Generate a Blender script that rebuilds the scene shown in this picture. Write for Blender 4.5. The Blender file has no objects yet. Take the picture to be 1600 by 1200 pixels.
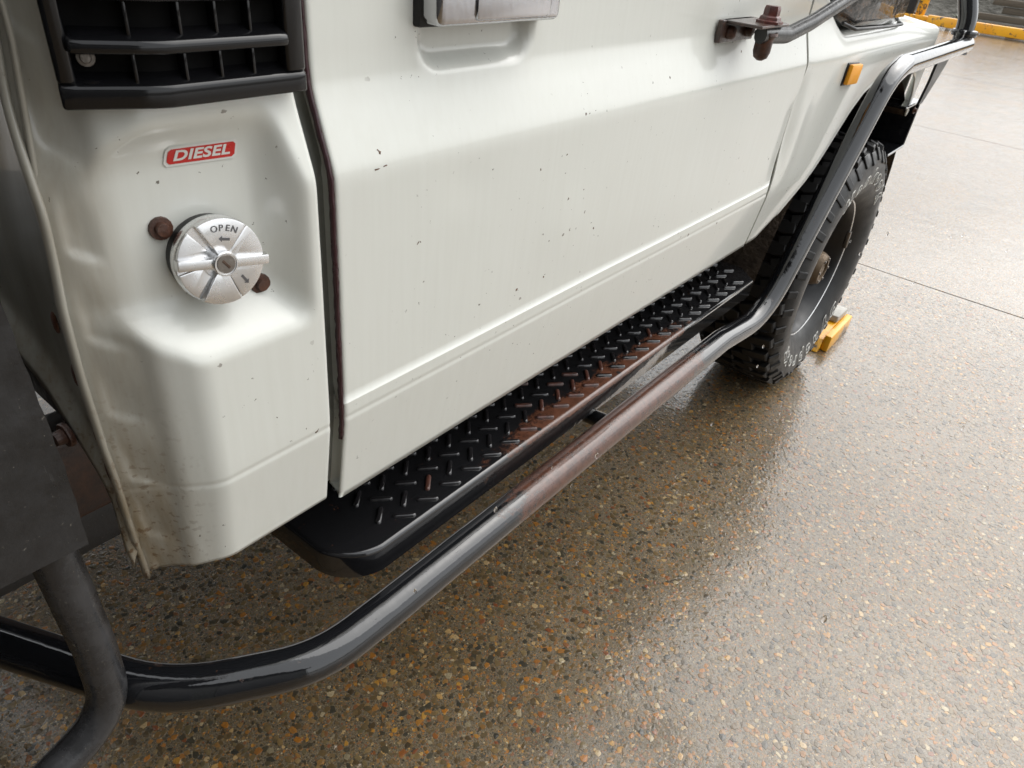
import bpy, bmesh, math, random
import numpy as np
from mathutils import Vector, Matrix, Quaternion
random.seed(7); rng = np.random.default_rng(7)
R = math.radians
scene = bpy.context.scene
COL = scene.collection

# ------------------------------------------------------------------ camera
cam_d = bpy.data.cameras.new('camera'); cam = bpy.data.objects.new('camera', cam_d); COL.objects.link(cam)
M3 = Matrix(((0.6289774, 0.3867134, -0.6744184), (-0.77142165, 0.41804439, -0.47973694), (0.09641612, 0.82200464, 0.56125956)))
CAM = Vector((-0.348087, -0.440038, 1.211858))
cam.matrix_world = Matrix.Translation(CAM) @ M3.to_4x4()
cam_d.sensor_fit = 'HORIZONTAL'; cam_d.sensor_width = 36.0; cam_d.lens = 1103.256 / 1600 * 36.0
cam_d.clip_start = 0.02; cam_d.clip_end = 600
cam_d.dof.use_dof = True; cam_d.dof.focus_distance = 0.82; cam_d.dof.aperture_fstop = 22.0
scene.camera = cam
# ------------------------------------------------------------------ overcast sky and soft sun
SUN_EL, SUN_AZ = R(50), R(-16)      # azimuth measured from +X towards +Y (front right of the truck)
w = bpy.data.worlds.new('World'); scene.world = w; w.use_nodes = True
nt = w.node_tree; nt.nodes.clear()
sky = nt.nodes.new('ShaderNodeTexSky'); sky.sky_type = 'NISHITA'; sky.sun_disc = False
sky.sun_elevation = SUN_EL; sky.sun_rotation = R(90) - SUN_AZ
sky.air_density = 1.0; sky.dust_density = 4.0; sky.ozone_density = 1.0
hs = nt.nodes.new('ShaderNodeHueSaturation'); hs.inputs['Saturation'].default_value = 0.34
bg = nt.nodes.new('ShaderNodeBackground'); bg.inputs['Strength'].default_value = 0.15
out = nt.nodes.new('ShaderNodeOutputWorld')
cl = nt.nodes.new('ShaderNodeMix'); cl.data_type = 'RGBA'; cl.inputs[0].default_value = 0.60; cl.inputs[7].default_value = (7.9, 8.1, 8.25, 1)   # cloud layer
nt.links.new(sky.outputs[0], hs.inputs['Color']); nt.links.new(hs.outputs[0], cl.inputs[6]); nt.links.new(cl.outputs[2], bg.inputs['Color']); nt.links.new(bg.outputs[0], out.inputs[0])
sun_d = bpy.data.lights.new('sun', 'SUN'); sun_d.energy = 1.4; sun_d.angle = R(75); sun_d.color = (1.0, 0.99, 0.965)
sun = bpy.data.objects.new('sun', sun_d); COL.objects.link(sun)
sd = Vector((math.cos(SUN_EL) * math.cos(SUN_AZ), math.cos(SUN_EL) * math.sin(SUN_AZ), math.sin(SUN_EL)))
sun.rotation_euler = sd.to_track_quat('Z', 'Y').to_euler(); sun.location = (4, -4, 8)
vs = scene.view_settings; vs.view_transform = 'Standard'; vs.look = 'None'; vs.exposure = 0.56; vs.gamma = 1.0

# ------------------------------------------------------------------ helpers
def mesh_obj(name, verts, faces, mat=None, parent=None, smooth=False, auto=None):
    me = bpy.data.meshes.new(name)
    me.from_pydata([tuple(map(float, v)) for v in verts], [], [tuple(map(int, f)) for f in faces])
    if smooth: me.polygons.foreach_set('use_smooth', [True] * len(me.polygons))
    me.update()
    return link(name, me, mat, parent, auto)
def link(name, me, mat=None, parent=None, auto=None):
    if mat is not None and len(me.materials) == 0: me.materials.append(mat)
    if auto is not None:
        me.polygons.foreach_set('use_smooth', [True] * len(me.polygons)); me.set_sharp_from_angle(angle=R(auto))
    o = bpy.data.objects.new(name, me); COL.objects.link(o)
    if parent is not None: attach(o, parent)
    return o
WM = {}
def wm(o):
    m = o.matrix_basis.copy()
    if o.parent: m = wm(o.parent) @ o.matrix_parent_inverse @ m
    return m
def attach(o, p):
    o.parent = p; o.matrix_parent_inverse = wm(p).inverted()
def bm_obj(name, bm, mat=None, parent=None, auto=35):
    me = bpy.data.meshes.new(name); bm.normal_update(); bm.to_mesh(me); bm.free()
    return link(name, me, mat, parent, auto)
def box_bm(x0, x1, y0, y1, z0, z1, bev=0.0, seg=2, bm=None, mtx=None):
    b = bmesh.new(); bmesh.ops.create_cube(b, size=1)
    bmesh.ops.scale(b, vec=(x1 - x0, y1 - y0, z1 - z0), verts=b.verts)
    bmesh.ops.translate(b, vec=((x0 + x1) / 2, (y0 + y1) / 2, (z0 + z1) / 2), verts=b.verts)
    if bev > 0: bmesh.ops.bevel(b, geom=list(b.edges), offset=bev, segments=seg, affect='EDGES', profile=0.5)
    if mtx is not None: bmesh.ops.transform(b, matrix=mtx, verts=b.verts)
    if bm is None: return b
    me = bpy.data.meshes.new('t'); b.to_mesh(me); b.free(); bm.from_mesh(me); bpy.data.meshes.remove(me); return bm
def box(name, x0, x1, y0, y1, z0, z1, mat, parent, bev=0.0, mtx=None, auto=35):
    return bm_obj(name, box_bm(x0, x1, y0, y1, z0, z1, bev, mtx=mtx), mat, parent, auto)
def smooth_path(pts, rad, n=8):
    """polyline with circular-ish fillets of radius rad[i] at inner points"""
    P = [Vector(p) for p in pts]; res = [P[0]]
    for i in range(1, len(P) - 1):
        a, b, c = P[i - 1], P[i], P[i + 1]
        r = rad[i] if isinstance(rad, (list, tuple)) else rad
        u = (a - b).normalized(); v = (c - b).normalized(); ang = math.pi - u.angle(v)
        t = min(r * math.tan(ang / 2), .49 * (a - b).length, .49 * (c - b).length)
        p0 = b + u * t; p2 = b + v * t
        for k in range(n + 1):
            s = k / n; res.append(p0 * (1 - s) ** 2 + b * 2 * s * (1 - s) + p2 * s * s)
    res.append(P[-1]); return res
def resample(P, step):
    out = [P[0]]
    for a, b in zip(P[:-1], P[1:]):
        n = max(1, int((b - a).length / step))
        for k in range(1, n + 1): out.append(a.lerp(b, k / n))
    return out
def tube_data(P, r, seg=20, cap=True, squash=None):
    V = []; F = []; up = None
    for i, p in enumerate(P):
        t = ((P[min(i + 1, len(P) - 1)]) - (P[max(i - 1, 0)])).normalized()
        if up is None:
            up = Vector((0, 0, 1)) if abs(t.z) < .9 else Vector((1, 0, 0))
        n = (up - t * up.dot(t)).normalized(); up = n; b = t.cross(n)
        rr = r(i / (len(P) - 1)) if callable(r) else r
        for k in range(seg):
            a = 2 * math.pi * k / seg
            V.append(p + n * math.cos(a) * rr + b * math.sin(a) * rr * (squash or 1))
    for i in range(len(P) - 1):
        for k in range(seg):
            k2 = (k + 1) % seg; F.append((i * seg + k, i * seg + k2, (i + 1) * seg + k2, (i + 1) * seg + k))
    if cap:
        F.append(tuple(range(seg))[::-1]); F.append(tuple((len(P) - 1) * seg + k for k in range(seg)))
    return V, F
def tube(name, pts, rad, r, mat, parent, seg=20, step=0.02, **k):
    P = resample(smooth_path(pts, rad), step); V, F = tube_data(P, r, seg, **k)
    return mesh_obj(name, V, F, mat, parent, auto=50)
def lathe_data(prof, n, axis='y', c=(0, 0, 0), a0=0, a1=2 * math.pi):
    """prof: list of (radius, axial).  axis y: revolve about the Y axis through c"""
    V = []; F = []; full = abs(a1 - a0 - 2 * math.pi) < 1e-6; m = len(prof); N = n if full else n + 1
    for i in range(N):
        a = a0 + (a1 - a0) * i / n
        for (r, h) in prof:
            if axis == 'y': V.append((c[0] + r * math.cos(a), c[1] + h, c[2] + r * math.sin(a)))
            else: V.append((c[0] + r * math.cos(a), c[1] + r * math.sin(a), c[2] + h))
    for i in range(n):
        j = (i + 1) % N
        for k in range(m - 1): F.append((i * m + k, i * m + k + 1, j * m + k + 1, j * m + k))
    return V, F
def lathe(name, prof, n, mat, parent, axis='y', c=(0, 0, 0), auto=40):
    V, F = lathe_data(prof, n, axis, c); return mesh_obj(name, V, F, mat, parent, auto=auto)
def grid(name, fn, us, vs_, mat, parent, keep=None, flip=False, thick=0.0, auto=None):
    V = []; F = []; nv = len(vs_)
    for u in us:
        for v in vs_: V.append(fn(u, v))
    for i in range(len(us) - 1):
        for j in range(nv - 1):
            if keep is None or keep((us[i] + us[i + 1]) / 2, (vs_[j] + vs_[j + 1]) / 2):
                f = (i * nv + j, (i + 1) * nv + j, (i + 1) * nv + j + 1, i * nv + j + 1)
                F.append(f[::-1] if flip else f)
    used = sorted({k for f in F for k in f}); mp = {k: i for i, k in enumerate(used)}
    V = [V[k] for k in used]; F = [tuple(mp[k] for k in f) for f in F]
    o = mesh_obj(name, V, F, mat, parent, smooth=True)
    if thick:
        m = o.modifiers.new('sheet', 'SOLIDIFY'); m.thickness = thick; m.offset = -1; m.use_even_offset = False
    if auto: o.data.set_sharp_from_angle(angle=R(auto))
    return o
def text_mesh(s, size, shear=0.0, embolden=0.0, extrude=0.0, space=1.0, align='CENTER', bevel=0.0, outline=False):
    cu = bpy.data.curves.new('txt', 'FONT'); cu.body = s; cu.size = size; cu.shear = shear; cu.offset = embolden
    cu.extrude = extrude; cu.space_character = space; cu.align_x = align; cu.align_y = 'CENTER'; cu.bevel_depth = bevel; cu.resolution_u = 4
    if outline: cu.fill_mode = 'NONE'; cu.bevel_resolution = 1
    o = bpy.data.objects.new('txt', cu); COL.objects.link(o)
    dg = bpy.context.evaluated_depsgraph_get(); me = bpy.data.meshes.new_from_object(o.evaluated_get(dg))
    bpy.data.objects.remove(o); bpy.data.curves.remove(cu); return me
def sstep(a, b, x):
    t = min(1, max(0, (x - a) / (b - a))); return t * t * (3 - 2 * t)
def smax(a, b, k): # smooth maximum
    h = max(k - abs(a - b), 0) / k; return max(a, b) + h * h * k * .25
def smin(a, b, k): return -smax(-a, -b, k)

# ------------------------------------------------------------------ materials
class Mt:
    def __init__(s, name):
        s.m = bpy.data.materials.new(name); s.m.use_nodes = True; s.t = s.m.node_tree; s.b = s.t.nodes['Principled BSDF']; s.out = s.t.nodes['Material Output']
    def n(s, kind, **k):
        x = s.t.nodes.new(kind)
        for a, v in k.items():
            if a.startswith('i_'):
                x.inputs[a[2:].replace('_', ' ')].default_value = v
            else: setattr(x, a, v)
        return x
    def l(s, a, b): s.t.links.new(a, b)
    def set(s, **k):
        for a, v in k.items():
            s.b.inputs[a.replace('_', ' ')].default_value = (*v, 1) if isinstance(v, tuple) and len(v) == 3 else v
        return s
    def coord(s, which='Object', scale=(1, 1, 1), loc=(0, 0, 0), rot=(0, 0, 0)):
        tc = s.n('ShaderNodeTexCoord'); mp = s.n('ShaderNodeMapping'); mp.inputs['Scale'].default_value = scale; mp.inputs['Location'].default_value = loc; mp.inputs['Rotation'].default_value = rot
        s.l(tc.outputs[which], mp.inputs[0]); return mp.outputs[0]
    def noise(s, scale, vec=None, detail=3, rough=.55, out='Fac'):
        x = s.n('ShaderNodeTexNoise'); x.inputs['Scale'].default_value = scale; x.inputs['Detail'].default_value = detail; x.inputs['Roughness'].default_value = rough
        s.l(vec if vec is not None else s.coord(), x.inputs['Vector']); return x.outputs[out]
    def ramp(s, fac, stops, interp='LINEAR'):
        x = s.n('ShaderNodeValToRGB'); e = x.color_ramp.elements; x.color_ramp.interpolation = interp
        while len(e) < len(stops): e.new(.5)
        for i, (p, c) in enumerate(stops):
            e[i].position = p; e[i].color = (c, c, c, 1) if not isinstance(c, tuple) else (*c, 1)
        s.l(fac, x.inputs[0]); return x.outputs[0]
    def mix(s, fac, a, b, mode='MIX'):
        x = s.n('ShaderNodeMix', data_type='RGBA', blend_type=mode)
        for sock, v in ((x.inputs[0], fac), (x.inputs[6], a), (x.inputs[7], b)):
            if isinstance(v, (int, float)): sock.default_value = v
            elif isinstance(v, tuple): sock.default_value = (*v, 1)
            else: s.l(v, sock)
        return x.outputs[2]
    def math(s, op, a, b=0.0, clamp=False):
        x = s.n('ShaderNodeMath', operation=op, use_clamp=clamp)
        for i, v in enumerate((a, b)):
            if isinstance(v, (int, float)): x.inputs[i].default_value = v
            else: s.l(v, x.inputs[i])
        return x.outputs[0]
    def sep(s, vec):
        x = s.n('ShaderNodeSeparateXYZ'); s.l(vec, x.inputs[0]); return x.outputs
    def range(s, v, a, b):   # smoothstep a..b
        x = s.n('ShaderNodeMapRange', interpolation_type='SMOOTHSTEP'); s.l(v, x.inputs[0]); x.inputs[1].default_value = a; x.inputs[2].default_value = b; return x.outputs[0]
    def bump(s, h, strength=.3, dist=.01, normal=None):
        x = s.n('ShaderNodeBump'); x.inputs['Strength'].default_value = strength; x.inputs['Distance'].default_value = dist; s.l(h, x.inputs['Height'])
        if normal is not None: s.l(normal, x.inputs['Normal'])
        return x.outputs[0]
    def col(s, c): s.l(c, s.b.inputs['Base Color']); return s
    def rgh(s, c): s.l(c, s.b.inputs['Roughness']); return s
    def nrm(s, c, coat=False):
        s.l(c, s.b.inputs['Normal'])
        if coat: s.l(c, s.b.inputs['Coat Normal'])
        return s

def paint_material(name, dirt=True):
    m = Mt(name); co = m.coord()
    x, y, z = m.sep(co)
    streak = m.noise(9, m.coord(scale=(14, 14, .8)), 4)
    base = m.mix(m.ramp(streak, [(.35, 0.), (.75, .5)]), (.70, .71, .655), (.65, .655, .595))
    big = m.noise(5, co, 3)
    base = m.mix(m.ramp(big, [(.4, 0.), (.7, .35)]), base, (.70, .70, .65))
    # road grime: vertical drip streaks towards the rear corner
    if dirt:
        g = m.noise(22, m.coord(scale=(3, 3, .5)), 6, .7)
        rear = m.range(x, -.13, -.185); low = m.range(z, .93, .68)
        fac = m.math('MULTIPLY', m.math('MULTIPLY', rear, m.math('ADD', m.math('MULTIPLY', low, .62), .33)), m.ramp(g, [(.3, .25), (.65, 1.)]))
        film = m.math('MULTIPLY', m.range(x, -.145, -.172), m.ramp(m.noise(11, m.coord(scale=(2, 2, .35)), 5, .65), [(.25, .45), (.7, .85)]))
        base = m.mix(film, base, (.235, .22, .18))  # dust film, colour darkened further to paint in shade on rear-facing panels
        base = m.mix(fac, base, (.20, .145, .075))
        spl = m.noise(160, co, 2); fac2 = m.math('MULTIPLY', m.math('MULTIPLY', rear, low), m.ramp(spl, [(.58, 0.), (.66, .8)]))
        base = m.mix(fac2, base, (.11, .055, .02))
    # stone chips of several sizes
    for sc, th, dens, c in ((70, .17, .88, (.07, .034, .014)), (170, .2, .86, (.10, .085, .06)), (24, .060, .86, (.17, .06, .014))):
        v = m.n('ShaderNodeTexVoronoi', feature='F1'); v.inputs['Scale'].default_value = sc
        warp = m.noise(sc * 3, co, 2, out='Color'); wv = m.mix(.006, co, warp, 'ADD'); m.l(wv, v.inputs['Vector'])
        rr = m.sep(v.outputs['Color'])[0]
        keep = m.math('GREATER_THAN', rr, dens)
        size = m.math('MULTIPLY', m.math('SUBTRACT', rr, dens), th / (1 - dens))
        f = m.math('MULTIPLY', m.math('LESS_THAN', v.outputs['Distance'], size), keep)
        clus = m.ramp(m.noise(7, co, 2), [(.42, 0.), (.56, 1.)]); f = m.math('MULTIPLY', f, clus)
        base = m.mix(f, base, c)
    m.col(base)
    m.set(Roughness=.3, Coat_Weight=.6, Coat_Roughness=.06, Coat_IOR=1.4)
    m.nrm(m.bump(m.noise(35, co, 3), .045, .004))
    return m.m
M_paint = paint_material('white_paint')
def simple(name, c, rough=.5, metal=0., bumpn=None, coat=0., spec=.5, var=.25, vs_=20):
    m = Mt(name); n = m.noise(vs_, None, 5, .65)
    m.col(m.mix(m.ramp(n, [(.3, 0.), (.7, 1.)]), c, tuple(v * (1 - var) for v in c)))
    m.set(Metallic=metal, Coat_Weight=coat, Coat_Roughness=.05); m.b.inputs['Specular IOR Level'].default_value = spec
    m.rgh(m.ramp(n, [(.3, max(.02, rough * .75)), (.7, min(1, rough * 1.25))]))
    if bumpn: m.nrm(m.bump(m.noise(bumpn[0], None, 4), bumpn[1], bumpn[2]))
    return m.m
M_dark = simple('underbody_black', (.012, .012, .012), .45, bumpn=(60, .5, .004))
M_void = simple('matt_black_backing', (.004, .004, .004), .8, spec=.15)
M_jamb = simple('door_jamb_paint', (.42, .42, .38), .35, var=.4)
M_rubber = simple('rubber', (.014, .0138, .0135), .42, spec=.4, bumpn=(220, .25, .001), var=.4)
M_plastic = simple('gloss_black_plastic', (.007, .007, .008), .10, spec=.45)
M_glass = simple('dark_window_glass', (.02, .025, .025), .03)
M_maroon = simple('maroon_edge_trim', (.045, .014, .018), .3, bumpn=(90, .5, .002))
M_mud = simple('dried_mud_liner', (.075, .05, .03), .8, bumpn=(70, .8, .01), var=.6)
M_steel = simple('worn_steel', (.30, .27, .24), .4, .8, bumpn=(200, .3, .002), var=.5)
M_amber = Mt('amber_lens').set(Base_Color=(.92, .38, .010), Roughness=.38); M_amber = M_amber.m
M_red = simple('sticker_red', (.58, .02, .016), .3, coat=.2, var=.1)
M_white = simple('sticker_white', (.75, .74, .70), .35, coat=.3, var=.08)
M_letter = simple('raised_white_lettering', (.72, .71, .66), .5, var=.3, vs_=90)
def chrome():
    m = Mt('worn_chrome'); n = m.noise(60, None, 5, .7)
    m.set(Metallic=1.0); m.col(m.mix(m.ramp(n, [(.45, 0.), (.8, .6)]), (.80, .80, .80), (.60, .60, .61)))
    m.rgh(m.ramp(n, [(.3, .20), (.75, .38)])); m.nrm(m.bump(m.noise(260, None, 3), .05, .001)); return m.m
M_chrome = chrome()
def wetchrome():
    m = Mt('rain_wet_chrome'); m.set(Metallic=1.0, Roughness=.12, Base_Color=(.50, .50, .52))
    v = m.n('ShaderNodeTexVoronoi', feature='SMOOTH_F1'); v.inputs['Scale'].default_value = 260; m.l(m.coord(scale=(1, 1, .35)), v.inputs['Vector'])
    m.nrm(m.bump(v.outputs['Distance'], .13, .002)); return m.m
M_wetchrome = wetchrome()
def rust(name, c1=(.10, .032, .012), c2=(.035, .014, .009), rough=.6, sc=70):
    m = Mt(name); n = m.noise(sc, None, 6, .7)
    m.col(m.mix(m.ramp(n, [(.35, 0.), (.65, 1.)]), c1, c2)); m.set(Roughness=rough, Coat_Weight=.4, Coat_Roughness=.15); m.nrm(m.bump(n, .7, .003)); return m.m
M_rust = rust('rust')
def bar_paint(name, ranges, base=(.010, .0105, .012), rcol=(.120, .048, .028), th=.46, scratchy=True):
    """gloss black enamel, worn to maroon primer / rust inside given object-space windows"""
    m = Mt(name); co = m.coord(); x, y, z = m.sep(co)
    n1 = m.noise(30, m.coord(scale=(1, 1.5, 1.5)), 9, .78); n2 = m.noise(90, co, 4, .7)
    mask = None
    for (sock, a, b, c, d) in ranges:
        s = {'x': x, 'y': y, 'z': z}[sock]
        k = m.math('MULTIPLY', m.range(s, a, b), m.range(s, d, c)); mask = k if mask is None else (m.math('MULTIPLY', mask, k))
    f = m.math('ADD', m.math('MULTIPLY', mask, .36), m.math('MULTIPLY', n1, .85))
    worn = m.ramp(f, [(th + .18, 0.), (th + .27, 1.)])
    chips = m.math('MULTIPLY', m.ramp(m.noise(34, co, 7, .75), [(.645, 0.), (.66, 1.)]), m.ramp(n2, [(.35, .2), (.6, 1.)]))
    c = m.mix(worn, base, m.mix(m.ramp(n2, [(.35, 0.), (.7, 1.)]), rcol, tuple(v * .38 for v in rcol)))
    c = m.mix(chips, c, (.075, .033, .017))
    m.col(c); m.rgh(m.ramp(worn, [(0., .06), (1., .30)])); m.set(Coat_Roughness=.03); m.l(m.ramp(worn, [(0., .75), (1., .55)]), m.b.inputs['Coat Weight'])
    h = m.math('ADD', m.math('MULTIPLY', m.noise(48, co, 3, .5), .7), m.math('MULTIPLY', m.math('ADD', worn, chips), -.25))
    m.nrm(m.bump(h, .22, .004)); return m.m
M_sidebar = bar_paint('sidebar_enamel', [('x', .13, .34, .72, 1.0), ('z', .3, .4, .56, .62)])
M_step = bar_paint('step_enamel', [('x', .12, .42, .72, 1.0), ('y', -.05, -.02, .012, .075), ('z', .544, .557, .7, .8)], base=(.012, .012, .013), rcol=(.135, .052, .028), th=.44)
M_bullbar = bar_paint('bullbar_enamel', [('x', 50, 51, 52, 53)])
def flat_black(name, c=(.014, .014, .0145), rough=.42):
    m = Mt(name); co = m.coord(); n = m.noise(30, co, 6, .7); sc = m.noise(9, m.coord(scale=(30, 30, 2), rot=(0, .3, 0)), 4, .7)
    c0 = m.mix(m.ramp(n, [(.35, 0.), (.7, 1.)]), c, tuple(v * 2.1 for v in c))
    c0 = m.mix(m.ramp(sc, [(.66, 0.), (.74, .35)]), c0, (.10, .10, .10))
    spk = m.noise(190, co, 3, .7); c0 = m.mix(m.ramp(spk, [(.68, 0.), (.72, .8)]), c0, (.15, .14, .12))
    m.col(c0); m.rgh(m.ramp(n, [(.3, rough * .6), (.7, rough * 1.2)])); m.nrm(m.bump(m.noise(120, co, 4), .25, .002)); return m.m
M_flat = flat_black('weathered_black_steel')
M_hoop = flat_black('scuffed_black_tube', (.024, .024, .025), .32)
# aggregate concrete -------------------------------------------------
PAL = [(0., (.045, .034, .020)), (.12, (.105, .075, .036)), (.25, (.165, .120, .060)), (.36, (.060, .054, .036)), (.47, (.026, .030, .030)), (.56, (.20, .145, .070)),
       (.66, (.36, .150, .018)), (.71, (.090, .085, .050)), (.80, (.24, .18, .095)), (.87, (.19, .058, .022)), (.92, (.42, .24, .045)), (.965, (.44, .40, .30)), (1., (.05, .05, .042))]
PAL = [(p, tuple(v * k for v, k in zip(c, (1.02, .90, .70)))) for p, c in PAL]
def wet_finish(m, co, hgt, bs=.5, bd=.003):
    wet = m.noise(2.2, co, 4, .6)
    r = m.ramp(wet, [(.35, .03), (.7, .15)])
    m.b.inputs['Specular IOR Level'].default_value = .15
    m.set(Roughness=.6, Coat_Weight=1.0, Coat_IOR=1.62); m.l(r, m.b.inputs['Coat Roughness'])
    film = m.math('ADD', m.math('ADD', m.noise(22, co, 5, .62), m.math('MULTIPLY', m.noise(6, co, 2), 1.6)), m.math('MULTIPLY', m.noise(120, co, 3, .6), .25))
    m.nrm(m.bump(hgt, bs, bd)); m.l(m.bump(m.math('ADD', m.math('MULTIPLY', hgt, .12), m.math('MULTIPLY', film, .6)), .42, .004), m.b.inputs['Coat Normal'])
def ground_mat():
    m = Mt('wet_exposed_aggregate'); co = m.coord()
    fine = m.noise(420, co, 4, .7); mid = m.noise(60, co, 4)
    c = m.mix(m.ramp(fine, [(.3, 0.), (.7, 1.)]), (.014, .010, .006), (.26, .205, .128))
    h = m.math('MULTIPLY', fine, .25)
    warp = m.noise(150, co, 2, out='Color')
    for sc, th, k in ((300, .40, .9), (170, .40, .95), (95, .36, .95)):
        v = m.n('ShaderNodeTexVoronoi', feature='F1'); v.inputs['Scale'].default_value = sc; v.inputs['Randomness'].default_value = 1.
        m.l(m.mix(.0035, co, warp, 'ADD'), v.inputs['Vector'])
        rr = m.sep(v.outputs['Color']); f = m.math('LESS_THAN', v.outputs['Distance'], m.math('MULTIPLY', m.math('ADD', rr[1], .35), th))
        f = m.math('MULTIPLY', f, k); c = m.mix(f, c, m.ramp(rr[0], PAL)); h = m.math('ADD', h, m.math('MULTIPLY', f, .5))
    pt = m.noise(1.6, co, 6, .65); c = m.mix(m.ramp(pt, [(.40, 0.), (.72, .45)]), c, (.20, .165, .115)); st = m.noise(4.5, co, 6, .7); c = m.mix(m.ramp(st, [(.52, 0.), (.72, .5)]), c, (.055, .043, .027))
    m.col(c); wet_finish(m, co, h); return m.m
M_ground = ground_mat()
def pebble_mat(name, island=True):
    m = Mt(name); co = m.n('ShaderNodeNewGeometry').outputs['Position']   # stones are fixed in the slab, so its own coordinates serve all of them
    if island: g = m.n('ShaderNodeNewGeometry'); rnd = g.outputs['Random Per Island']
    else: g = m.n('ShaderNodeObjectInfo'); rnd = g.outputs['Random']
    n = m.noise(350, co, 4, .7)
    c = m.mix(m.ramp(n, [(.42, 0.), (.75, .6)]), m.ramp(rnd, PAL), (.07, .056, .034))
    m.col(c); wet_finish(m, co, n, .3, .001); return m.m
M_pebbles = pebble_mat('aggregate_pebbles'); M_pebble1 = pebble_mat('single_pebble', False)
M_sub = simple('joint_dirt', (.035, .03, .022), .9, bumpn=(90, .6, .01))
def yellow(name, chip=(.10, .075, .05)):
    m = Mt(name); co = m.coord(); n = m.noise(9, co, 6, .7)
    c = m.mix(m.ramp(n, [(.56, 0.), (.62, 1.)]), m.mix(m.ramp(m.noise(3, co), [(.3, 0.), (.7, 1.)]), (.88, .44, .012), (.80, .34, .012)), chip)
    m.col(c); m.set(Roughness=.4, Coat_Weight=.3); m.nrm(m.bump(n, .2, .01)); return m.m
M_yellow = yellow('yellow_road_paint')
M_chock = yellow('chipped_yellow_paint'); M_chocktop = simple('weathered_white_paint', (.50, .48, .43), .6, bumpn=(60, .4, .005), var=.4)

# ------------------------------------------------------------------ ground
JX = [-7.6, -4.05, -0.50, 3.055, 6.612, 10.17, 13.75]
ground = mesh_obj('ground', [(-150, -150, -.03), (250, -150, -.03), (250, 150, -.03), (-150, 150, -.03)], [(0, 1, 2, 3)], M_sub)
ground['kind'] = 'structure'
yard = bpy.data.objects.new('concrete_yard', None); COL.objects.link(yard); yard['kind'] = 'structure'
def slab(x0, x1, y0, y1, nx):
    # slab with slightly wandering saw-cut edges
    bm = bmesh.new(); top = []
    ys = np.linspace(y0, y1, 41)
    e0 = [(x0 + .003 + .003 * math.sin(7 * y) + random.uniform(0, .003), y) for y in ys]
    e1 = [(x1 - .003 + .003 * math.sin(7 * y) - random.uniform(0, .003), y) for y in ys]
    ring = e0 + e1[::-1]
    tv = [bm.verts.new((x, y, 0)) for x, y in ring]; bv = [bm.verts.new((x, y, -.025)) for x, y in ring]
    bm.faces.new(tv); n = len(ring)
    for i in range(n): bm.faces.new((tv[i], bv[i], bv[(i + 1) % n], tv[(i + 1) % n]))
    bmesh.ops.recalc_face_normals(bm, faces=bm.faces)
    if bm.faces[0].normal.z < 0: bmesh.ops.reverse_faces(bm, faces=bm.faces)
    return bm_obj('slab', bm, M_ground, yard, None)
YJ = [-8.2, -3.9, 5.2, 9.5]
for a, b in zip(JX[:-1], JX[1:]):
    for c, d in zip(YJ[:-1], YJ[1:]): slab(a, b, c + .004, d - .004, 1)
slab(13.75, 40, -8.2, 9.5, 1)
slab(-40, -7.6, -8.2, 9.5, 1)
far = mesh_obj('gravel_verge', [(-150, -150, -.012), (250, -150, -.012), (250, 150, -.012), (-150, 150, -.012)], [(0, 1, 2, 3)], simple('verge_gravel', (.10, .085, .06), .7, bumpn=(8, .6, .05), var=.5, vs_=3)); far['kind'] = 'structure'

# pebbles exposed in the concrete -- real low stones, one joined mesh, the largest near ones as objects
def stone_shape(k, seg=6):
    r2 = np.random.default_rng(100 + k)
    a = np.arange(seg) / seg * 2 * np.pi + r2.uniform(-.32, .32, seg); rr = r2.uniform(.58, 1.2, seg)
    el = r2.uniform(.5, 1.)
    ring0 = np.c_[np.cos(a) * rr, np.sin(a) * rr * el, np.full(seg, -.04)]
    ring1 = np.c_[np.cos(a) * rr * .90, np.sin(a) * rr * .90 * el, np.full(seg, .05)]
    top = np.array([[r2.uniform(-.3, .3), r2.uniform(-.3, .3), .085]])
    V = np.vstack([ring0, ring1, top]); F = []
    for i in range(seg):
        j = (i + 1) % seg; F += [(i, j, seg + j), (i, seg + j, seg + i), (seg + i, seg + j, 2 * seg)]
    return V, np.array(F)
SH = [stone_shape(k) for k in range(10)]
pts = []
def cam_dist(x, y): return np.sqrt((x - CAM.x) ** 2 + (y - CAM.y) ** 2 + CAM.z ** 2)
# dart throwing on a grid
def darts(x0, x1, y0, y1, rmin, rmax, cell, p):
    nx, ny = int((x1 - x0) / cell), int((y1 - y0) / cell)
    gx, gy = np.meshgrid(np.arange(nx), np.arange(ny), indexing='ij')
    X = x0 + (gx + .5 + rng.uniform(-.42, .42, gx.shape)) * cell; Y = y0 + (gy + .5 + rng.uniform(-.42, .42, gy.shape)) * cell
    k = rng.uniform(size=gx.shape) < p
    rad = rmin + (rmax - rmin) * rng.uniform(size=gx.shape) ** 3.4
    return np.c_[X[k], Y[k], rad[k]]
P1 = darts(-.55, 1.5, -1.05, 1.3, .0017, .0092, .0070, .85)
P2 = darts(1.5, 3.0, -1.6, .5, .0024, .0096, .0092, .85)
ALL = np.vstack([P1, P2])
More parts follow.
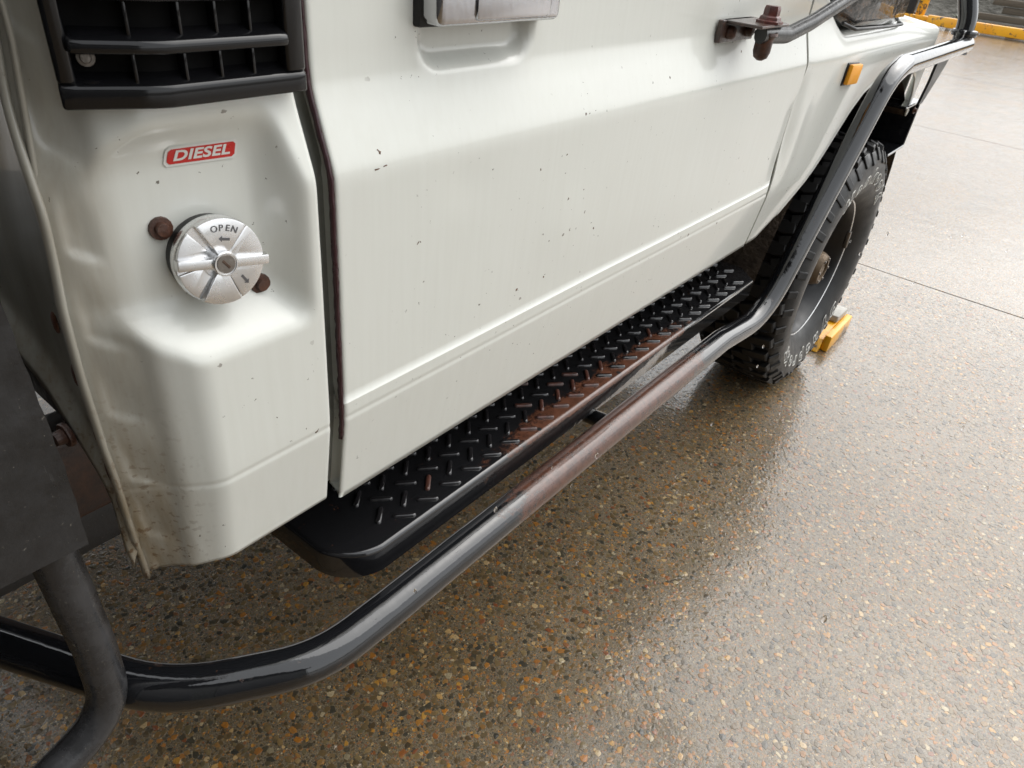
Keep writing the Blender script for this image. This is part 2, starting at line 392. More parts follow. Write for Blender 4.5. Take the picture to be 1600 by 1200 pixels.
# keep what the view (with margin) can reach
Mi = np.array(M3.transposed()); rel = np.c_[ALL[:, :2], np.zeros(len(ALL))] - np.array(CAM); cc = rel @ Mi.T
dep = -cc[:, 2]; uu = cc[:, 0] / np.maximum(dep, .01); vv = cc[:, 1] / np.maximum(dep, .01)
ok = (dep > .1) & (np.abs(uu) < .95) & (np.abs(vv) < .75); ALL = ALL[ok]; dep = dep[ok]
app = ALL[:, 2] / dep; order = np.argsort(-app)
inframe = (np.abs(uu[ok]) < .72) & (np.abs(vv[ok]) < .54)
vis = [i for i in order if inframe[i] and ((ALL[i, 1] < -.03) or (ALL[i, 1] < .25 and ALL[i, 0] < .5))][:300]
vset = set(vis)
rest = np.array([i for i in range(len(ALL)) if i not in vset])
Vs = []; Fs = []; off = 0
ang = rng.uniform(0, 2 * np.pi, len(ALL)); shp = rng.integers(0, 10, len(ALL)); zz = rng.uniform(.6, 1.5, len(ALL))
for k in range(10):
    idx = rest[shp[rest] == k]; V, F = SH[k]; n = len(idx)
    ca, sa = np.cos(ang[idx])[:, None], np.sin(ang[idx])[:, None]; r_ = ALL[idx, 2][:, None]
    x = (V[None, :, 0] * ca - V[None, :, 1] * sa) * r_ + ALL[idx, 0][:, None]
    y = (V[None, :, 0] * sa + V[None, :, 1] * ca) * r_ + ALL[idx, 1][:, None]
    z = V[None, :, 2] * r_ * zz[idx][:, None]
    Vs.append(np.stack([x, y, z], -1).reshape(-1, 3)); Fs.append((F[None] + (np.arange(n) * len(V))[:, None, None] + off).reshape(-1, 3)); off += n * len(V)
Vs = np.vstack(Vs); Fs = np.vstack(Fs)
me = bpy.data.meshes.new('aggregate'); me.vertices.add(len(Vs)); me.vertices.foreach_set('co', Vs.ravel())
me.loops.add(Fs.size); me.loops.foreach_set('vertex_index', Fs.ravel().astype(np.int32)); me.polygons.add(len(Fs))
me.polygons.foreach_set('loop_start', np.arange(0, Fs.size, 3, dtype=np.int32)); me.polygons.foreach_set('use_smooth', np.zeros(len(Fs), bool)); me.update(calc_edges=True); me.validate()
ag = link('aggregate', me, M_pebbles, yard); ag['kind'] = 'stuff'
SM = []
for k in range(10):
    V, F = SH[k]; m_ = bpy.data.meshes.new('pebble'); m_.from_pydata(V.tolist(), [], F.tolist()); m_.materials.append(M_pebble1); SM.append(m_)
for i in vis:
    o = bpy.data.objects.new('pebble', SM[shp[i]]); COL.objects.link(o); o.location = (ALL[i, 0], ALL[i, 1], 0); o.rotation_euler = (0, 0, ang[i]); r_ = ALL[i, 2]; o.scale = (r_, r_, r_ * zz[i]); attach(o, yard)

# ------------------------------------------------------------------ the truck
truck = bpy.data.objects.new('utility_truck', None); COL.objects.link(truck); truck.location = (.8, .845, 0)
truck['label'] = 'weathered off-white utility truck with black side bar and chequered side step'; truck['category'] = 'truck'
W = 1.69
# section of the body side: inset as a function of height
PZ = np.array([.60, .664, .778, .80, .95, 1.012, 1.022, 1.030, 1.070, 1.084, 1.10, 1.25])
PY = np.array([.028, .0165, .0014, .0009, .0, .0, .0006, .0032, .0180, .0222, .0236, .026])
zf = np.arange(.60, 1.25, .001); yf = np.interp(zf, PZ, PY); ker = np.exp(-np.linspace(-2.2, 2.2, 21) ** 2); ker /= ker.sum()
yf2 = np.convolve(np.pad(yf, 10, 'edge'), ker, 'valid')
groove = .0007 * np.exp(-((zf - .782) / .0028) ** 2)
def prof(z): return float(np.interp(z, zf, yf2 + groove))
def side_pt(x, z): return (x, prof(z), z)
zrows = np.unique(np.concatenate([np.arange(.666, .77, .008), np.arange(.77, .80, .0012), np.arange(.80, 1.0, .012), np.arange(1.0, 1.112, .0025), np.arange(1.112, 1.24, .006)]))
def edge_turn(d, r=.004, deep=.022):
    """returns (advance, depth): d<0 in the hem"""
    return None
# door ---------------------------------------------------------------
L = 1.0696
dents = [(-.0012, .33, .90, .05, .04), (.0010, .16, .985, .03, .02), (-.0008, .62, .86, .10, .05), (.0012, .43, .80, .15, .04), (-.0010, .85, .92, .06, .08)]
def recess(x, z):     # finger recess under the handle
    dx = max(abs(x - .190) - .052, 0); dz = max(abs(z - 1.128) - .018, 0)
    q = math.hypot(dx, dz); return .014 * (1 - sstep(.012, .029, q))
def door_y(x, z):
    y = prof(z) + recess(x, z)
    for a, cx, cz, sx, sz in dents: y += a * math.exp(-((x - cx) / sx) ** 2 - ((z - cz) / sz) ** 2)
    # front lower edge is buckled near the hinge line
    y += .004 * math.exp(-((x - L) / .03) ** 2) * sstep(.76, .86, z) * (1 - sstep(.93, .99, z))
    return y
xs = np.unique(np.concatenate([[.0005, .002, .004], np.arange(.006, .09, .012), np.arange(.09, .30, .005), np.arange(.30, 1.06, .016), [1.060, 1.0645, 1.067, 1.0690]]))
def door_fn(x, z):
    y = door_y(x, z)
    e = min(x, 1.0695 - x)                       # rounded hem
    if e < .004: y += .004 - math.sqrt(max(0, .004 ** 2 - (.004 - e) ** 2))
    return (x, y, z)
zr = list(zrows) + list(np.arange(1.25, 1.31, .02))
door = grid('door', door_fn, xs, zr, M_paint, truck, flip=False)
m_ = door.modifiers.new('sheet', 'SOLIDIFY'); m_.thickness = .024; m_.offset = -1
# ensure the outer side keeps the outward normal (-y)
def fix_normals(o, d):
    me = o.data; s = sum((p.normal.dot(Vector(d)) * p.area for p in me.polygons))
    if s < 0: me.flip_normals()
fix_normals(door, (0, -1, 0))
# upper door frame and window
box('window_frame', .0, .045, .03, .07, 1.31, 1.83, M_paint, door, .006); box('window_frame', 1.0, 1.045, .03, .07, 1.31, 1.83, M_paint, door, .006)
box('window_frame', .045, 1.0, .03, .07, 1.79, 1.83, M_paint, door, .006)
box('window', .045, 1.0, .046, .052, 1.30, 1.79, M_glass, door)
# maroon edge trim along the rear edge of the door
Pt = [Vector((-.001, prof(z) + .0035, z)) for z in np.arange(.755, 1.24, .006)]
V, F = tube_data(Pt, .0021, 8, squash=1.3)
V = [Vector(v) + Vector((random.uniform(-.0005, .0005), random.uniform(-.0005, .0005), 0)) for v in V]
mesh_obj('edge_trim', V, F, M_maroon, door, smooth=True)
# chrome flap handle
hb = box_bm(.1085, .2745, -.004, .034, 1.1225, 1.172, .007, 3); bm_obj('handle', hb, M_wetchrome, door)
box('handle_lever', .150, .2545, -.0075, .02, 1.1265, 1.166, M_wetchrome, door, .004)
box('handle_gasket', .1055, .2775, .016, .040, 1.1195, 1.176, M_rubber, door, .003)
# larger chips where the paint has gone to rust
M_chip = rust('rust_chip', (.16, .060, .015), (.05, .022, .010), .6, 300)
def chip(x, z, rx, rz, rot):
    n = 11; V = [(x, 0, z)]; F = []
    for k in range(n):
        a = 2 * math.pi * k / n; r = random.uniform(.55, 1.1); u, v = rx * r * math.cos(a), rz * r * math.sin(a)
        V.append((x + u * math.cos(rot) - v * math.sin(rot), 0, z + u * math.sin(rot) + v * math.cos(rot)))
        F.append((0, 1 + (k + 1) % n, 1 + k))
    V = [(a, door_y(a, c) - (.0005 if i == 0 else .0001), c) for i, (a, b, c) in enumerate(V)]
    mesh_obj('rust_chip', V, F, M_chip, door, smooth=True)
for q_ in ((.0502, 1.0314, .0016, .0022, .3), (.0485, 1.0335, .0010, .0008, 0), (.0445, 1.0193, .0042, .0007, .05), (.0535, 1.0206, .0030, .0009, .2), (.0935, .9410, .0026, .0006, .9), (.0965, .9412, .0016, .0006, -1.),
           (.2773, .9764, .0013, .0017, .4), (.3114, .8373, .0014, .0018, .6), (.2586, .8373, .0025, .0020, .5), (.1951, .9915, .0008, .0008, 0), (.3715, .9351, .0012, .0009, 0), (.7826, 1.0598, .0020, .0022, 0), (.3135, .8400, .0008, .0008, 0)): chip(*q_)
# mirror bracket on the door
br = box_bm(.690, .806, .0125, .021, 1.076, 1.1055, .0012, 1)
box_bm(.700, .800, -.040, .021, 1.1015, 1.1055, .001, 1, bm=br)
brk = bm_obj('mirror_bracket', br, rust('bracket_paint', (.03, .022, .02), (.10, .05, .035), .35, 50), truck)
for x in (.715, .780):
    V, F = lathe_data([(0, -.010), (.006, -.009), (.0085, -.006), (.009, 0), (.009, .003)], 12, 'y', (x, .0115, 1.0895)); mesh_obj('bracket_bolt', V, F, M_rust, brk, auto=40)
bx, by = .757, -.026
V, F = lathe_data([(0, .022), (.010, .022), (.0115, .018), (.0115, .010), (.0145, .008), (.0155, .0045), (.019, .003), (.019, 0)], 6, 'z', (bx, by, 1.1055)); mesh_obj('pivot_bolt', V, F, rust('red_rust', (.14, .030, .02), (.06, .016, .012), .45), brk, auto=30)
V, F = lathe_data([(.016, 0), (.017, -.004), (.014, -.006), (.0125, -.010), (.0125, -.026), (.010, -.034), (.004, -.038), (0, -.038)], 14, 'z', (bx, by, 1.0945)); mesh_obj('pivot_nut', V, F, M_rust, brk, auto=40)
def flat_bar(name, path, wdt, thk, mat, parent, up=Vector((0, 0, 1))):
    V = []; F = []
    for i, p in enumerate(path):
        t = (path[min(i + 1, len(path) - 1)] - path[max(i - 1, 0)]).normalized(); s = t.cross(up).normalized(); n = s.cross(t)
        for a, b in ((-1, -1), (1, -1), (1, 1), (-1, 1)): V.append(p + s * a * wdt / 2 + n * b * thk / 2)
    for i in range(len(path) - 1):
        for k in range(4): F.append((4 * i + k, 4 * i + (k + 1) % 4, 4 * i + 4 + (k + 1) % 4, 4 * i + 4 + k))
    F += [(3, 2, 1, 0), tuple(4 * (len(path) - 1) + k for k in range(4))]
    return mesh_obj(name, V, F, mat, parent)
M_arm = flat_black('flaking_black_paint', (.014, .014, .014), .35)
arm_path = resample(smooth_path([(bx - .02, by, 1.0915), (.83, -.030, 1.0870), (.91, -.034, 1.1010), (1.06, -.036, 1.1335), (1.32, -.10, 1.24), (1.34, -.13, 1.34)], [0, .05, .08, .1, .06, 0]), .01)
P_ = arm_path; V, F = tube_data(P_, .0120, 12, squash=.8); mesh_obj('mirror_arm', V, F, M_arm, truck, auto=60)
box('mirror_head', 1.315, 1.375, -.24, -.04, 1.32, 1.60, M_plastic, truck, .02)

# front guard ---------------------------------------------------------
arch = [(1.090, .655), (1.20, .700), (1.30, .757), (1.385, .822), (1.47, .893), (1.53, .926), (1.60, .942), (1.80, .946), (1.97, .938), (2.05, .91), (2.10, .86), (2.12, .80)]
def arch_z(x):
    return float(np.interp(x, [a[0] for a in arch], [a[1] for a in arch]))
def top_z(x): return 1.062 + .10 * (1 - sstep(1.09, 1.30, x)) - .020 * sstep(1.7, 2.14, x)
FN = 46
def guard_fn(x, v):
    zb = max(.668, arch_z(x)) if x > 1.085 else .668
    if x > 2.12: zb = .80 + (x - 2.12) * .6
    zt = top_z(x)
    if v <= 1:
        z = zb + (zt - .022 - zb) * v; y = prof(z) if z < 1.0 else min(prof(z), .0245)
        tuck = .016 * (1 - sstep(0, .14, z - .66)) * sstep(1.10, 1.02, x)
        lip = .004 * math.exp(-((z - zb) / .006) ** 2) if x > 1.2 else 0
        y += -lip * 0.6
        # buckled rear edge beside the door gap
        y += .006 * math.exp(-((x - 1.077) / .02) ** 2) * sstep(.80, .90, z) * (1 - sstep(.97, 1.03, z))
        y += -.0025 * math.exp(-((x - 1.13) / .03) ** 2) * sstep(.76, .84, z) * (1 - sstep(.9, 1.0, z))
    else:
        a = (v - 1) * math.pi / 2 if v <= 2 else math.pi / 2
        y0 = min(prof(zt - .022), .0245); y = y0 + .022 * (1 - math.cos(a)); z = zt - .022 + .022 * math.sin(a)
        if v > 2: y += (v - 2) * .16; z += (v - 2) * .02
    # front end rounds inwards
    e = 2.165 - x
    if e < .03: y += .03 - math.sqrt(max(0, .03 ** 2 - (.03 - e) ** 2))
    return (x, y, z)
gx = np.unique(np.concatenate([[1.0755, 1.0765, 1.079, 1.083], np.arange(1.088, 2.13, .012), [2.13, 2.14, 2.15, 2.158, 2.163, 2.1649]]))
gv = np.concatenate([np.linspace(0, 1, 60), np.linspace(1, 2, 9)[1:], np.linspace(2, 3, 5)[1:]])
guard = grid('front_guard', guard_fn, gx, gv, M_paint, truck); fix_normals(guard, (0, -1, 0))
m_ = guard.modifiers.new('sheet', 'SOLIDIFY'); m_.thickness = .004; m_.offset = -1
# nose return: white front edge of the guard under the headlamp
box('nose_panel', 2.135, 2.150, .030, .34, .82, 1.03, M_paint, guard, .004)
# amber side repeater
lm = Matrix.Translation((1.362, .0005, .982)) @ Matrix.Rotation(R(3), 4, 'Y')
box('repeater_bezel', -.041, .041, -.004, .004, -.0225, .0225, M_rubber, guard, .003, lm)
box('repeater_lens', -.036, .038, -.013, -.003, -.0195, .0200, M_amber, guard, .003, lm)
# bonnet, cowl, cab shell, far side -----------------------------------
box('bonnet', 1.16, 2.15, .185, W - .185, 1.06, 1.13, M_paint, truck, .025)
box('far_guard', 1.10, 2.16, W - .19, W, .70, 1.10, M_paint, truck, .02)
box('far_door', -.19, 1.09, W - .05, W, .67, 1.30, M_paint, truck, .012)
box('radiator_grille', 2.10, 2.13, .34, W - .34, .72, 1.06, M_dark, truck, .01)
def prism_x(name, prof2, y0, y1, mat, parent, bev=.0):
    bm = bmesh.new(); a = [bm.verts.new((x, y0, z)) for x, z in prof2]; b = [bm.verts.new((x, y1, z)) for x, z in prof2]
    bm.faces.new(a); bm.faces.new(b[::-1]); n = len(a)
    for i in range(n): bm.faces.new((a[i], b[i], b[(i + 1) % n], a[(i + 1) % n]))
    bmesh.ops.recalc_face_normals(bm, faces=bm.faces)
    if bev: bmesh.ops.bevel(bm, geom=list(bm.edges), offset=bev, segments=2, affect='EDGES', profile=.5)
    return bm_obj(name, bm, mat, parent)
box('roof', -.17, .98, .05, W - .05, 1.83, 1.93, M_paint, truck, .035)
prism_x('windscreen', [(1.10, 1.16), (1.125, 1.16), (.995, 1.83), (.97, 1.83)], .09, W - .09, M_glass, truck)
prism_x('windscreen_pillar', [(1.06, 1.14), (1.14, 1.14), (1.01, 1.84), (.955, 1.84)], .035, .088, M_paint, truck, .006)
box('cowl', 1.05, 1.17, .05, W - .05, 1.06, 1.155, M_paint, truck, .02)
box('cabin_floor', -.150, 1.06, .10, W - .06, .69, .745, M_dark, truck, .01)
box('cabin_interior', -.14, 1.06, .20, W - .10, .75, 1.25, M_dark, truck)
box('sill', -.12, 1.06, .055, .10, .668, .70, M_dark, truck, .006)
box('engine_bay', 1.17, 2.09, .36, W - .36, .50, 1.05, M_dark, truck)
# wheel arch liner
def liner_fn(a, y): 
    r = .575; return (1.80 + r * 1.02 * math.cos(a), y, .40 + r * .93 * math.sin(a))
grid('arch_liner', liner_fn, np.linspace(R(5), R(170), 40), np.linspace(.02, .37, 8), M_mud, truck)
box('inner_apron', 1.2, 2.12, .36, .38, .45, 1.05, M_mud, truck)
# door gap: pillar face behind
def jamb_fn(x, z): return (x, prof(z) + .013 + .012 * sstep(-.02, .01, x), z)
grid('door_jamb', jamb_fn, np.linspace(-.030, .02, 6), np.arange(.676, 1.30, .012), M_jamb, truck)

# cab rear corner ------------------------------------------------------
PL = [(-.0155, .000), (-.131, .000), (-.156, .0180), (-.163, .0290), (-.189, .050)]
pth = resample(smooth_path([(x, y, 0) for x, y in PL], [0, .030, .03, .02, 0], 10), .0025)
ss = np.concatenate([[0], np.cumsum([(b - a).length for a, b in zip(pth[:-1], pth[1:])])]); SX = np.array([p.x for p in pth]); SY = np.array([p.y for p in pth]); SL = ss[-1]
def corner_fn(s, z):
    x = float(np.interp(s, ss, SX)); yp = float(np.interp(s, ss, SY)); bow = float(np.interp(z, [.68, .76, .83, .955, 1.04, 1.12], [-.003, .002, .006, .006, .0, -.008])) * sstep(-.155, -.189, x)
    q = sstep(-.10, -.17, x)                                 # swage fades out round the corner
    y = yp + prof(z)
    # filler recess: flat-floored pocket cut across the corner fold
    top = (1.094 - z) * .9; bot = (z - .905) * 1.15; rgt = (-.028 - x) * 1.5
    fl = .0360 - .08 * (x + .11)
    g = smin(smin(smin(top, bot, .014), rgt, .022), fl, .014)
    y = smax(y, g, .008)
    # pressed ribs on the rear-facing part
    if s > SL - .040:
        t = (SL - s) / .036
        for k in range(9):
            zb_ = 1.195 - k * .0665 - .018 * t            # lower edge, falling towards the corner fold
            u = (z - zb_) / .058
            if 0 < u < 1.1:
                y += .0034 * sstep(0, .10, u) * (1 - sstep(.25, 1.0, u)) * sstep(.15, .40, t) * (1 - sstep(.55, 1.0, t))
    if s < .004: y += .004 - math.sqrt(max(0, .004 ** 2 - (.004 - s) ** 2))
    return (x - bow, y, z - .012 * sstep(-.13, -.19, x) * (1 - sstep(.68, .76, z)))
cz = np.unique(np.concatenate([np.arange(.680, 1.2, .0036), np.arange(.775, .79, .0014)])); cs = np.concatenate([[.0, .0006, .0015, .003], np.arange(.0045, SL, .0024), [SL]])
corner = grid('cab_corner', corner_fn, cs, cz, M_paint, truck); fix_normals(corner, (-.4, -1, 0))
m_ = corner.modifiers.new('sheet', 'SOLIDIFY'); m_.thickness = .003; m_.offset = -1
box('cab_corner_upper', -.17, .0, .03, .09, 1.198, 1.84, M_paint, truck, .02)
# pinch-weld seam and back wall
seam = [Vector((-.1905 - float(np.interp(z, [.68, .76, .83, .955, 1.04, 1.12], [-.003, .002, .006, .006, .0, -.008])) + .0006 * math.sin(z * 40), .050 + prof(z) + .010 * math.exp(-((z - .86) / .12) ** 2) * 0, z - .012 * (1 - sstep(.68, .76, z)))) for z in np.arange(.674, 1.2, .01)]
V, F = tube_data(seam, .0030, 8, squash=1.9); mesh_obj('seam_flange', V, F, M_paint, corner, smooth=True)
def back_low(y): return float(np.interp(y, [.05, .06, .09, .14, .21, .30, .5, 1.6], [.67, .70, .775, .835, .875, .905, .92, .92]))
def back_fn(y, v):
    zb = back_low(y); z = zb + (1.25 - zb) * v
    x = -.1885 - float(np.interp(z, [.68, .76, .83, .955, 1.04, 1.12], [-.003, .002, .006, .006, .0, -.008])) + .010 * sstep(.058, .085, y) + .004 * math.sin(y * 22) * sstep(.1, .2, y) - .012 * math.exp(-((z - zb) / .018) ** 2)
    return (x, y, z)
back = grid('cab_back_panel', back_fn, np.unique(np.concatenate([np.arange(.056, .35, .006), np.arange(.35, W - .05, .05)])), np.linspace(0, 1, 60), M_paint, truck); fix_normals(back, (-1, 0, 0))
m_ = back.modifiers.new('sheet', 'SOLIDIFY'); m_.thickness = .003; m_.offset = -1
box('rear_window', -.178, -.172, .25, W - .25, 1.30, 1.75, M_glass, truck); box('cab_back_upper', -.185, -.15, .05, W - .05, 1.24, 1.84, M_paint, truck, .01)
def bolt(name, loc, d, r, mat, parent, head=.6):
    prof_ = [(0, -.30 * r - head * r), (r * .52, -.28 * r - head * r), (r * .60, -.1 * r - head * .6 * r), (r * .62, -.22 * r), (r * .95, -.20 * r), (r, -.05 * r), (r, .2 * r)]
    V, F = lathe_data(prof_, 14, 'y', (0, 0, 0)); q = Vector((0, -1, 0)).rotation_difference(Vector(d).normalized()); V = [q @ Vector(v) + Vector(loc) for v in V]
    o = mesh_obj(name, V, F, mat, parent, auto=30); return o
bolt('rusty_bolt', (-.1995, .118, .806), (-1, -.1, 0), .011, M_rust, corner)
for (x, y, z, s_) in ((-.193, .0735, .885, 1.5), (-.193, .068, .83, 1.), (-.1925, .064, .795, 1.6), (-.1925, .062, .76, 1.2), (-.1945, .078, .93, 1.4), (-.192, .060, .715, 1.)):
    b_ = bmesh.new(); bmesh.ops.create_icosphere(b_, subdivisions=2, radius=.0042 * s_)
    for v in b_.verts: v.co = Vector((v.co.x * .3, v.co.y * .8, v.co.z * random.uniform(1.4, 2.0))) + Vector((x, y, z))
    bm_obj('rust_scab', b_, M_rust, corner)

# air outlet grille -----------------------------------------------------
GP = [(-.0165, .0), (-.1175, .0), (-.1645, .021)]
gl = [0, .101, .101 + math.hypot(.047, .021)]
def gmap(s, d, z):   # s along, d outward depth
    d = d + .003
    if s <= gl[1]: x = GP[0][0] - s; y = .0225 - d; 
    else:
        t = s - gl[1]; ux, uy = -.047 / .05148, .021 / .05148; x = GP[1][0] + ux * t - uy * d * 1.0; y = .0225 + uy * t - d * (-ux)
    return (x, y, z)
def gbox(name, s0, s1, d0, d1, z0, z1, mat, parent, bev=.0012, slope=0.0):
    ns = max(2, int((s1 - s0) / .008)); S = sorted(set([s0 + (s1 - s0) * i / ns for i in range(ns + 1)] + ([gl[1]] if s0 < gl[1] < s1 else [])))
    bm = bmesh.new(); rings = []
    for s in S: rings.append([bm.verts.new(gmap(s, d, z)) for d, z in ((d0, z0), (d1, z0), (d1, z1 - slope), (d0, z1))])
    for a, b in zip(rings[:-1], rings[1:]):
        for k in range(4): bm.faces.new((a[k], a[(k + 1) % 4], b[(k + 1) % 4], b[k]))
    bm.faces.new(rings[0]); bm.faces.new(rings[-1][::-1]); bmesh.ops.recalc_face_normals(bm, faces=bm.faces)
    ed = [e for e in bm.edges if e.is_manifold and e.calc_face_angle(0) > .5]
    if bev: bmesh.ops.bevel(bm, geom=ed, offset=bev, segments=2, affect='EDGES', profile=.5)
    return bm_obj(name, bm, mat, parent, 50)
SE = gl[2]
grl = gbox('air_outlet_grille', .0, SE, -.001, .002, 1.0875, 1.26, M_void, truck, 0)
gbox('grille_rim', -.001, SE + .001, .0, .0140, 1.0855, 1.1060, M_plastic, grl, .0020, .0080)
gbox('grille_rim', -.001, .015, .0, .0140, 1.0990, 1.26, M_plastic, grl, .003)
gbox('grille_rim', SE - .009, SE + .001, .0, .0130, 1.0990, 1.26, M_plastic, grl, .003)
for z0 in (1.1175, 1.1455, 1.1735, 1.2015): gbox('grille_bar', .013, SE - .008, .001, .0165, z0 - .001, z0 + .0130, M_plastic, grl, .0024, .0070)
for z0, z1 in ((1.099, 1.118), (1.1255, 1.146), (1.1535, 1.174)):
    for s in (.0385, .0625, .0865, .1115): gbox('grille_fin', s - .0011, s + .0011, .001, .0105, z0, z1, M_plastic, grl, .0006)
p0 = gmap(SE - .0165, .002, 1.1135); bolt('grille_screw', (p0[0] - .002, p0[1] - .004, p0[2]), (-.40, -.9, .1), .0052, M_steel, grl, .3)

# fuel filler cap -------------------------------------------------------
CC = Vector((-.0965, .027, .973)); cd = Vector((-.10, -1, .10)).normalized()
cq = Vector((0, 0, 1)).rotation_difference(cd); roll = Quaternion((0, 0, 1), R(-5)); CM = Matrix.Translation(CC) @ (cq.to_matrix().to_4x4())
# local frame: x = along image right (truck +x), y = up, z = outward
ex = Vector((1, 0, 0)); ex = (ex - cd * ex.dot(cd)).normalized(); ey = cd.cross(ex)
CM = Matrix(((ex.x, ey.x, cd.x, CC.x), (ex.y, ey.y, cd.y, CC.y), (ex.z, ey.z, cd.z, CC.z), (0, 0, 0, 1)))
def capobj(name, V, F, mat, parent, auto=35): return mesh_obj(name, [CM @ Vector(v) for v in V], F, mat, parent, auto=auto)
V, F = lathe_data([(.020, -.022), (.028, -.018), (.0305, -.004), (.0305, .006), (.027, .0075)], 48, 'z'); neck = capobj('fuel_cap', V, F, M_rubber, truck)
V, F = lathe_data([(.029, .005), (.0322, .006), (.0328, .009), (.0328, .0125), (.0318, .0142), (0, .0142)], 64, 'z'); capobj('cap_disc', V, F, M_chrome, neck)
def sector(a0, a1, r0, r1, z0, z1, n=18):
    bm = bmesh.new(); lo = []; hi = []
    A = [R(a0) + (R(a1) - R(a0)) * i / n for i in range(n + 1)]
    ring = [(r1 * math.cos(a), r1 * math.sin(a)) for a in A] + [(r0 * math.cos(a), r0 * math.sin(a)) for a in A[::-1]]
    b = [bm.verts.new((x, y, z0)) for x, y in ring]; t = [bm.verts.new((x, y, z1)) for x, y in ring]; m = len(ring)
    bm.faces.new(t); bm.faces.new(b[::-1])
    for i in range(m): bm.faces.new((b[i], b[(i + 1) % m], t[(i + 1) % m], t[i]))
    bmesh.ops.recalc_face_normals(bm, faces=bm.faces)
    ed = [e for e in bm.edges if e.calc_face_angle(0) > .8 and (e.verts[0].co.z > z0 + 1e-4 or e.verts[1].co.z > z0 + 1e-4)]
    bmesh.ops.bevel(bm, geom=ed, offset=.0008, segments=2, affect='EDGES', profile=.5)
    bmesh.ops.transform(bm, matrix=CM, verts=bm.verts); return bm
for a0, a1, z1 in ((46, 116, .0195), (-8, 45, .0187), (-72, -12, .0187), (-128, -73, .0195)):
    bm_obj('cap_segment', sector(a0, a1, .0075, .0322, .0138, z1), M_chrome, neck)
for a0, a1 in ((128, 172), (186, 228)):  # shallow pads left and right of the grip hollow
    bm_obj('cap_segment', sector(a0, a1, .013, .0318, .0138, .0165), M_chrome, neck)
gm = CM @ Matrix.Rotation(R(-9), 4, 'Z')
bg_ = box_bm(-.0335, .0350, -.0038, .0038, .0138, .0222, .0010, 2); bmesh.ops.transform(bg_, matrix=gm, verts=bg_.verts); bm_obj('cap_grip', bg_, M_chrome, neck)
V, F = lathe_data([(.0092, .014), (.0092, .0245), (.0086, .0252), (.0078, .0252), (.0076, .0244), (0, .0244)], 32, 'z'); lk = capobj('cap_lock', V, F, M_chrome, neck)
V, F = lathe_data([(.0070, .0246), (.0066, .0250), (0, .0250)], 32, 'z'); capobj('lock_barrel', V, F, M_steel, neck)
km = CM @ Matrix.Rotation(R(-55), 4, 'Z'); bk = box_bm(-.0040, .0040, -.0011, .0011, .0243, .0254, .0004, 1); bmesh.ops.transform(bk, matrix=km, verts=bk.verts); bm_obj('key_slot', bk, rust('brass_slot', (.10, .045, .015), (.03, .015, .01), .4), neck)
M_emb = simple('embossed_chrome_edge', (.20, .20, .21), .3, 1.0)
def cap_text(s, size, ang_, rad_, z):
    for i, ch in enumerate(s):
        me_ = text_mesh(ch, size, extrude=.0003, embolden=.00008)
        a = ang_ - (i - (len(s) - 1) / 2) * R(11.5)
        mt = CM @ Matrix.Translation((rad_ * math.cos(a), rad_ * math.sin(a), z)) @ Matrix.Rotation(a - math.pi / 2, 4, 'Z'); me_.transform(mt); me_.name = 'embossed_letter'; link('embossed_letter', me_, M_emb, neck)
cap_text('OPEN', .0066, R(77), .0252, .0196)
def arrow(a, r, rot, z):
    pts_ = [(-.0042, 0), (-.0018, .0022), (-.0018, .001), (.004, .001), (.004, -.001), (-.0018, -.001), (-.0018, -.0022)]
    bm = bmesh.new(); t = [bm.verts.new((x, y, .0003)) for x, y in pts_]; b = [bm.verts.new((x, y, -.0003)) for x, y in pts_]
    bm.faces.new(t[::-1]); n = len(t)
    for i in range(n): bm.faces.new((t[i], b[i], b[(i + 1) % n], t[(i + 1) % n]))
    bmesh.ops.recalc_face_normals(bm, faces=bm.faces)
    bmesh.ops.transform(bm, matrix=CM @ Matrix.Translation((r * math.cos(a), r * math.sin(a), z)) @ Matrix.Rotation(rot, 4, 'Z'), verts=bm.verts); bm_obj('embossed_arrow', bm, M_emb, neck)
arrow(R(76), .0172, R(-14), .0197); arrow(R(-50), .0225, R(120), .0189)
for sx_, sz_ in ((-.1255, .9985), (-.0575, .9365)):
    sy_ = corner_fn(float(np.interp(-sx_, -SX, ss)), sz_)[1]; bolt('filler_screw', (sx_, sy_ - .001, sz_), (-.1, -1, .05), .0086, M_rust, neck, .4)

# DIESEL sticker: thin sheet that follows the pocket wall
def stick(w_, h_, off, mat, name, parent, rad=.0015):
    bm = bmesh.new(); NX, NZ = 24, 6
    def pt(u, v):
        x = -.0885 + u; z = 1.0465 + v - u * .02
        s = float(np.interp(-x, -SX, ss)); p = corner_fn(s, z)
        return (x, p[1] - off, z)
    vv_ = {}
    for i in range(NX + 1):
        for j in range(NZ + 1):
            u = (i / NX - .5) * w_; v = (j / NZ - .5) * h_; u += v * .16
            vv_[i, j] = bm.verts.new(pt(u, v))
    for i in range(NX):
        for j in range(NZ):
            if (i in (0, NX - 1)) and (j in (0, NZ - 1)): 
                # clipped corners
                c = [(i, j), (i + 1, j), (i + 1, j + 1), (i, j + 1)]; k = {(0, 0): 0, (NX - 1, 0): 1, (NX - 1, NZ - 1): 2, (0, NZ - 1): 3}[(i, j)]; c.pop(k); bm.faces.new([vv_[q_] for q_ in c])
            else: bm.faces.new([vv_[i, j], vv_[i + 1, j], vv_[i + 1, j + 1], vv_[i, j + 1]])
    o = bm_obj(name, bm, mat, parent); fix_normals(o, (0, -1, 0)); return o, pt
stk, _ = stick(.0530, .0140, .0009, M_white, 'diesel_sticker', truck)
_, ptf = stick(.0492, .0107, .0012, M_red, 'sticker_ground', stk)
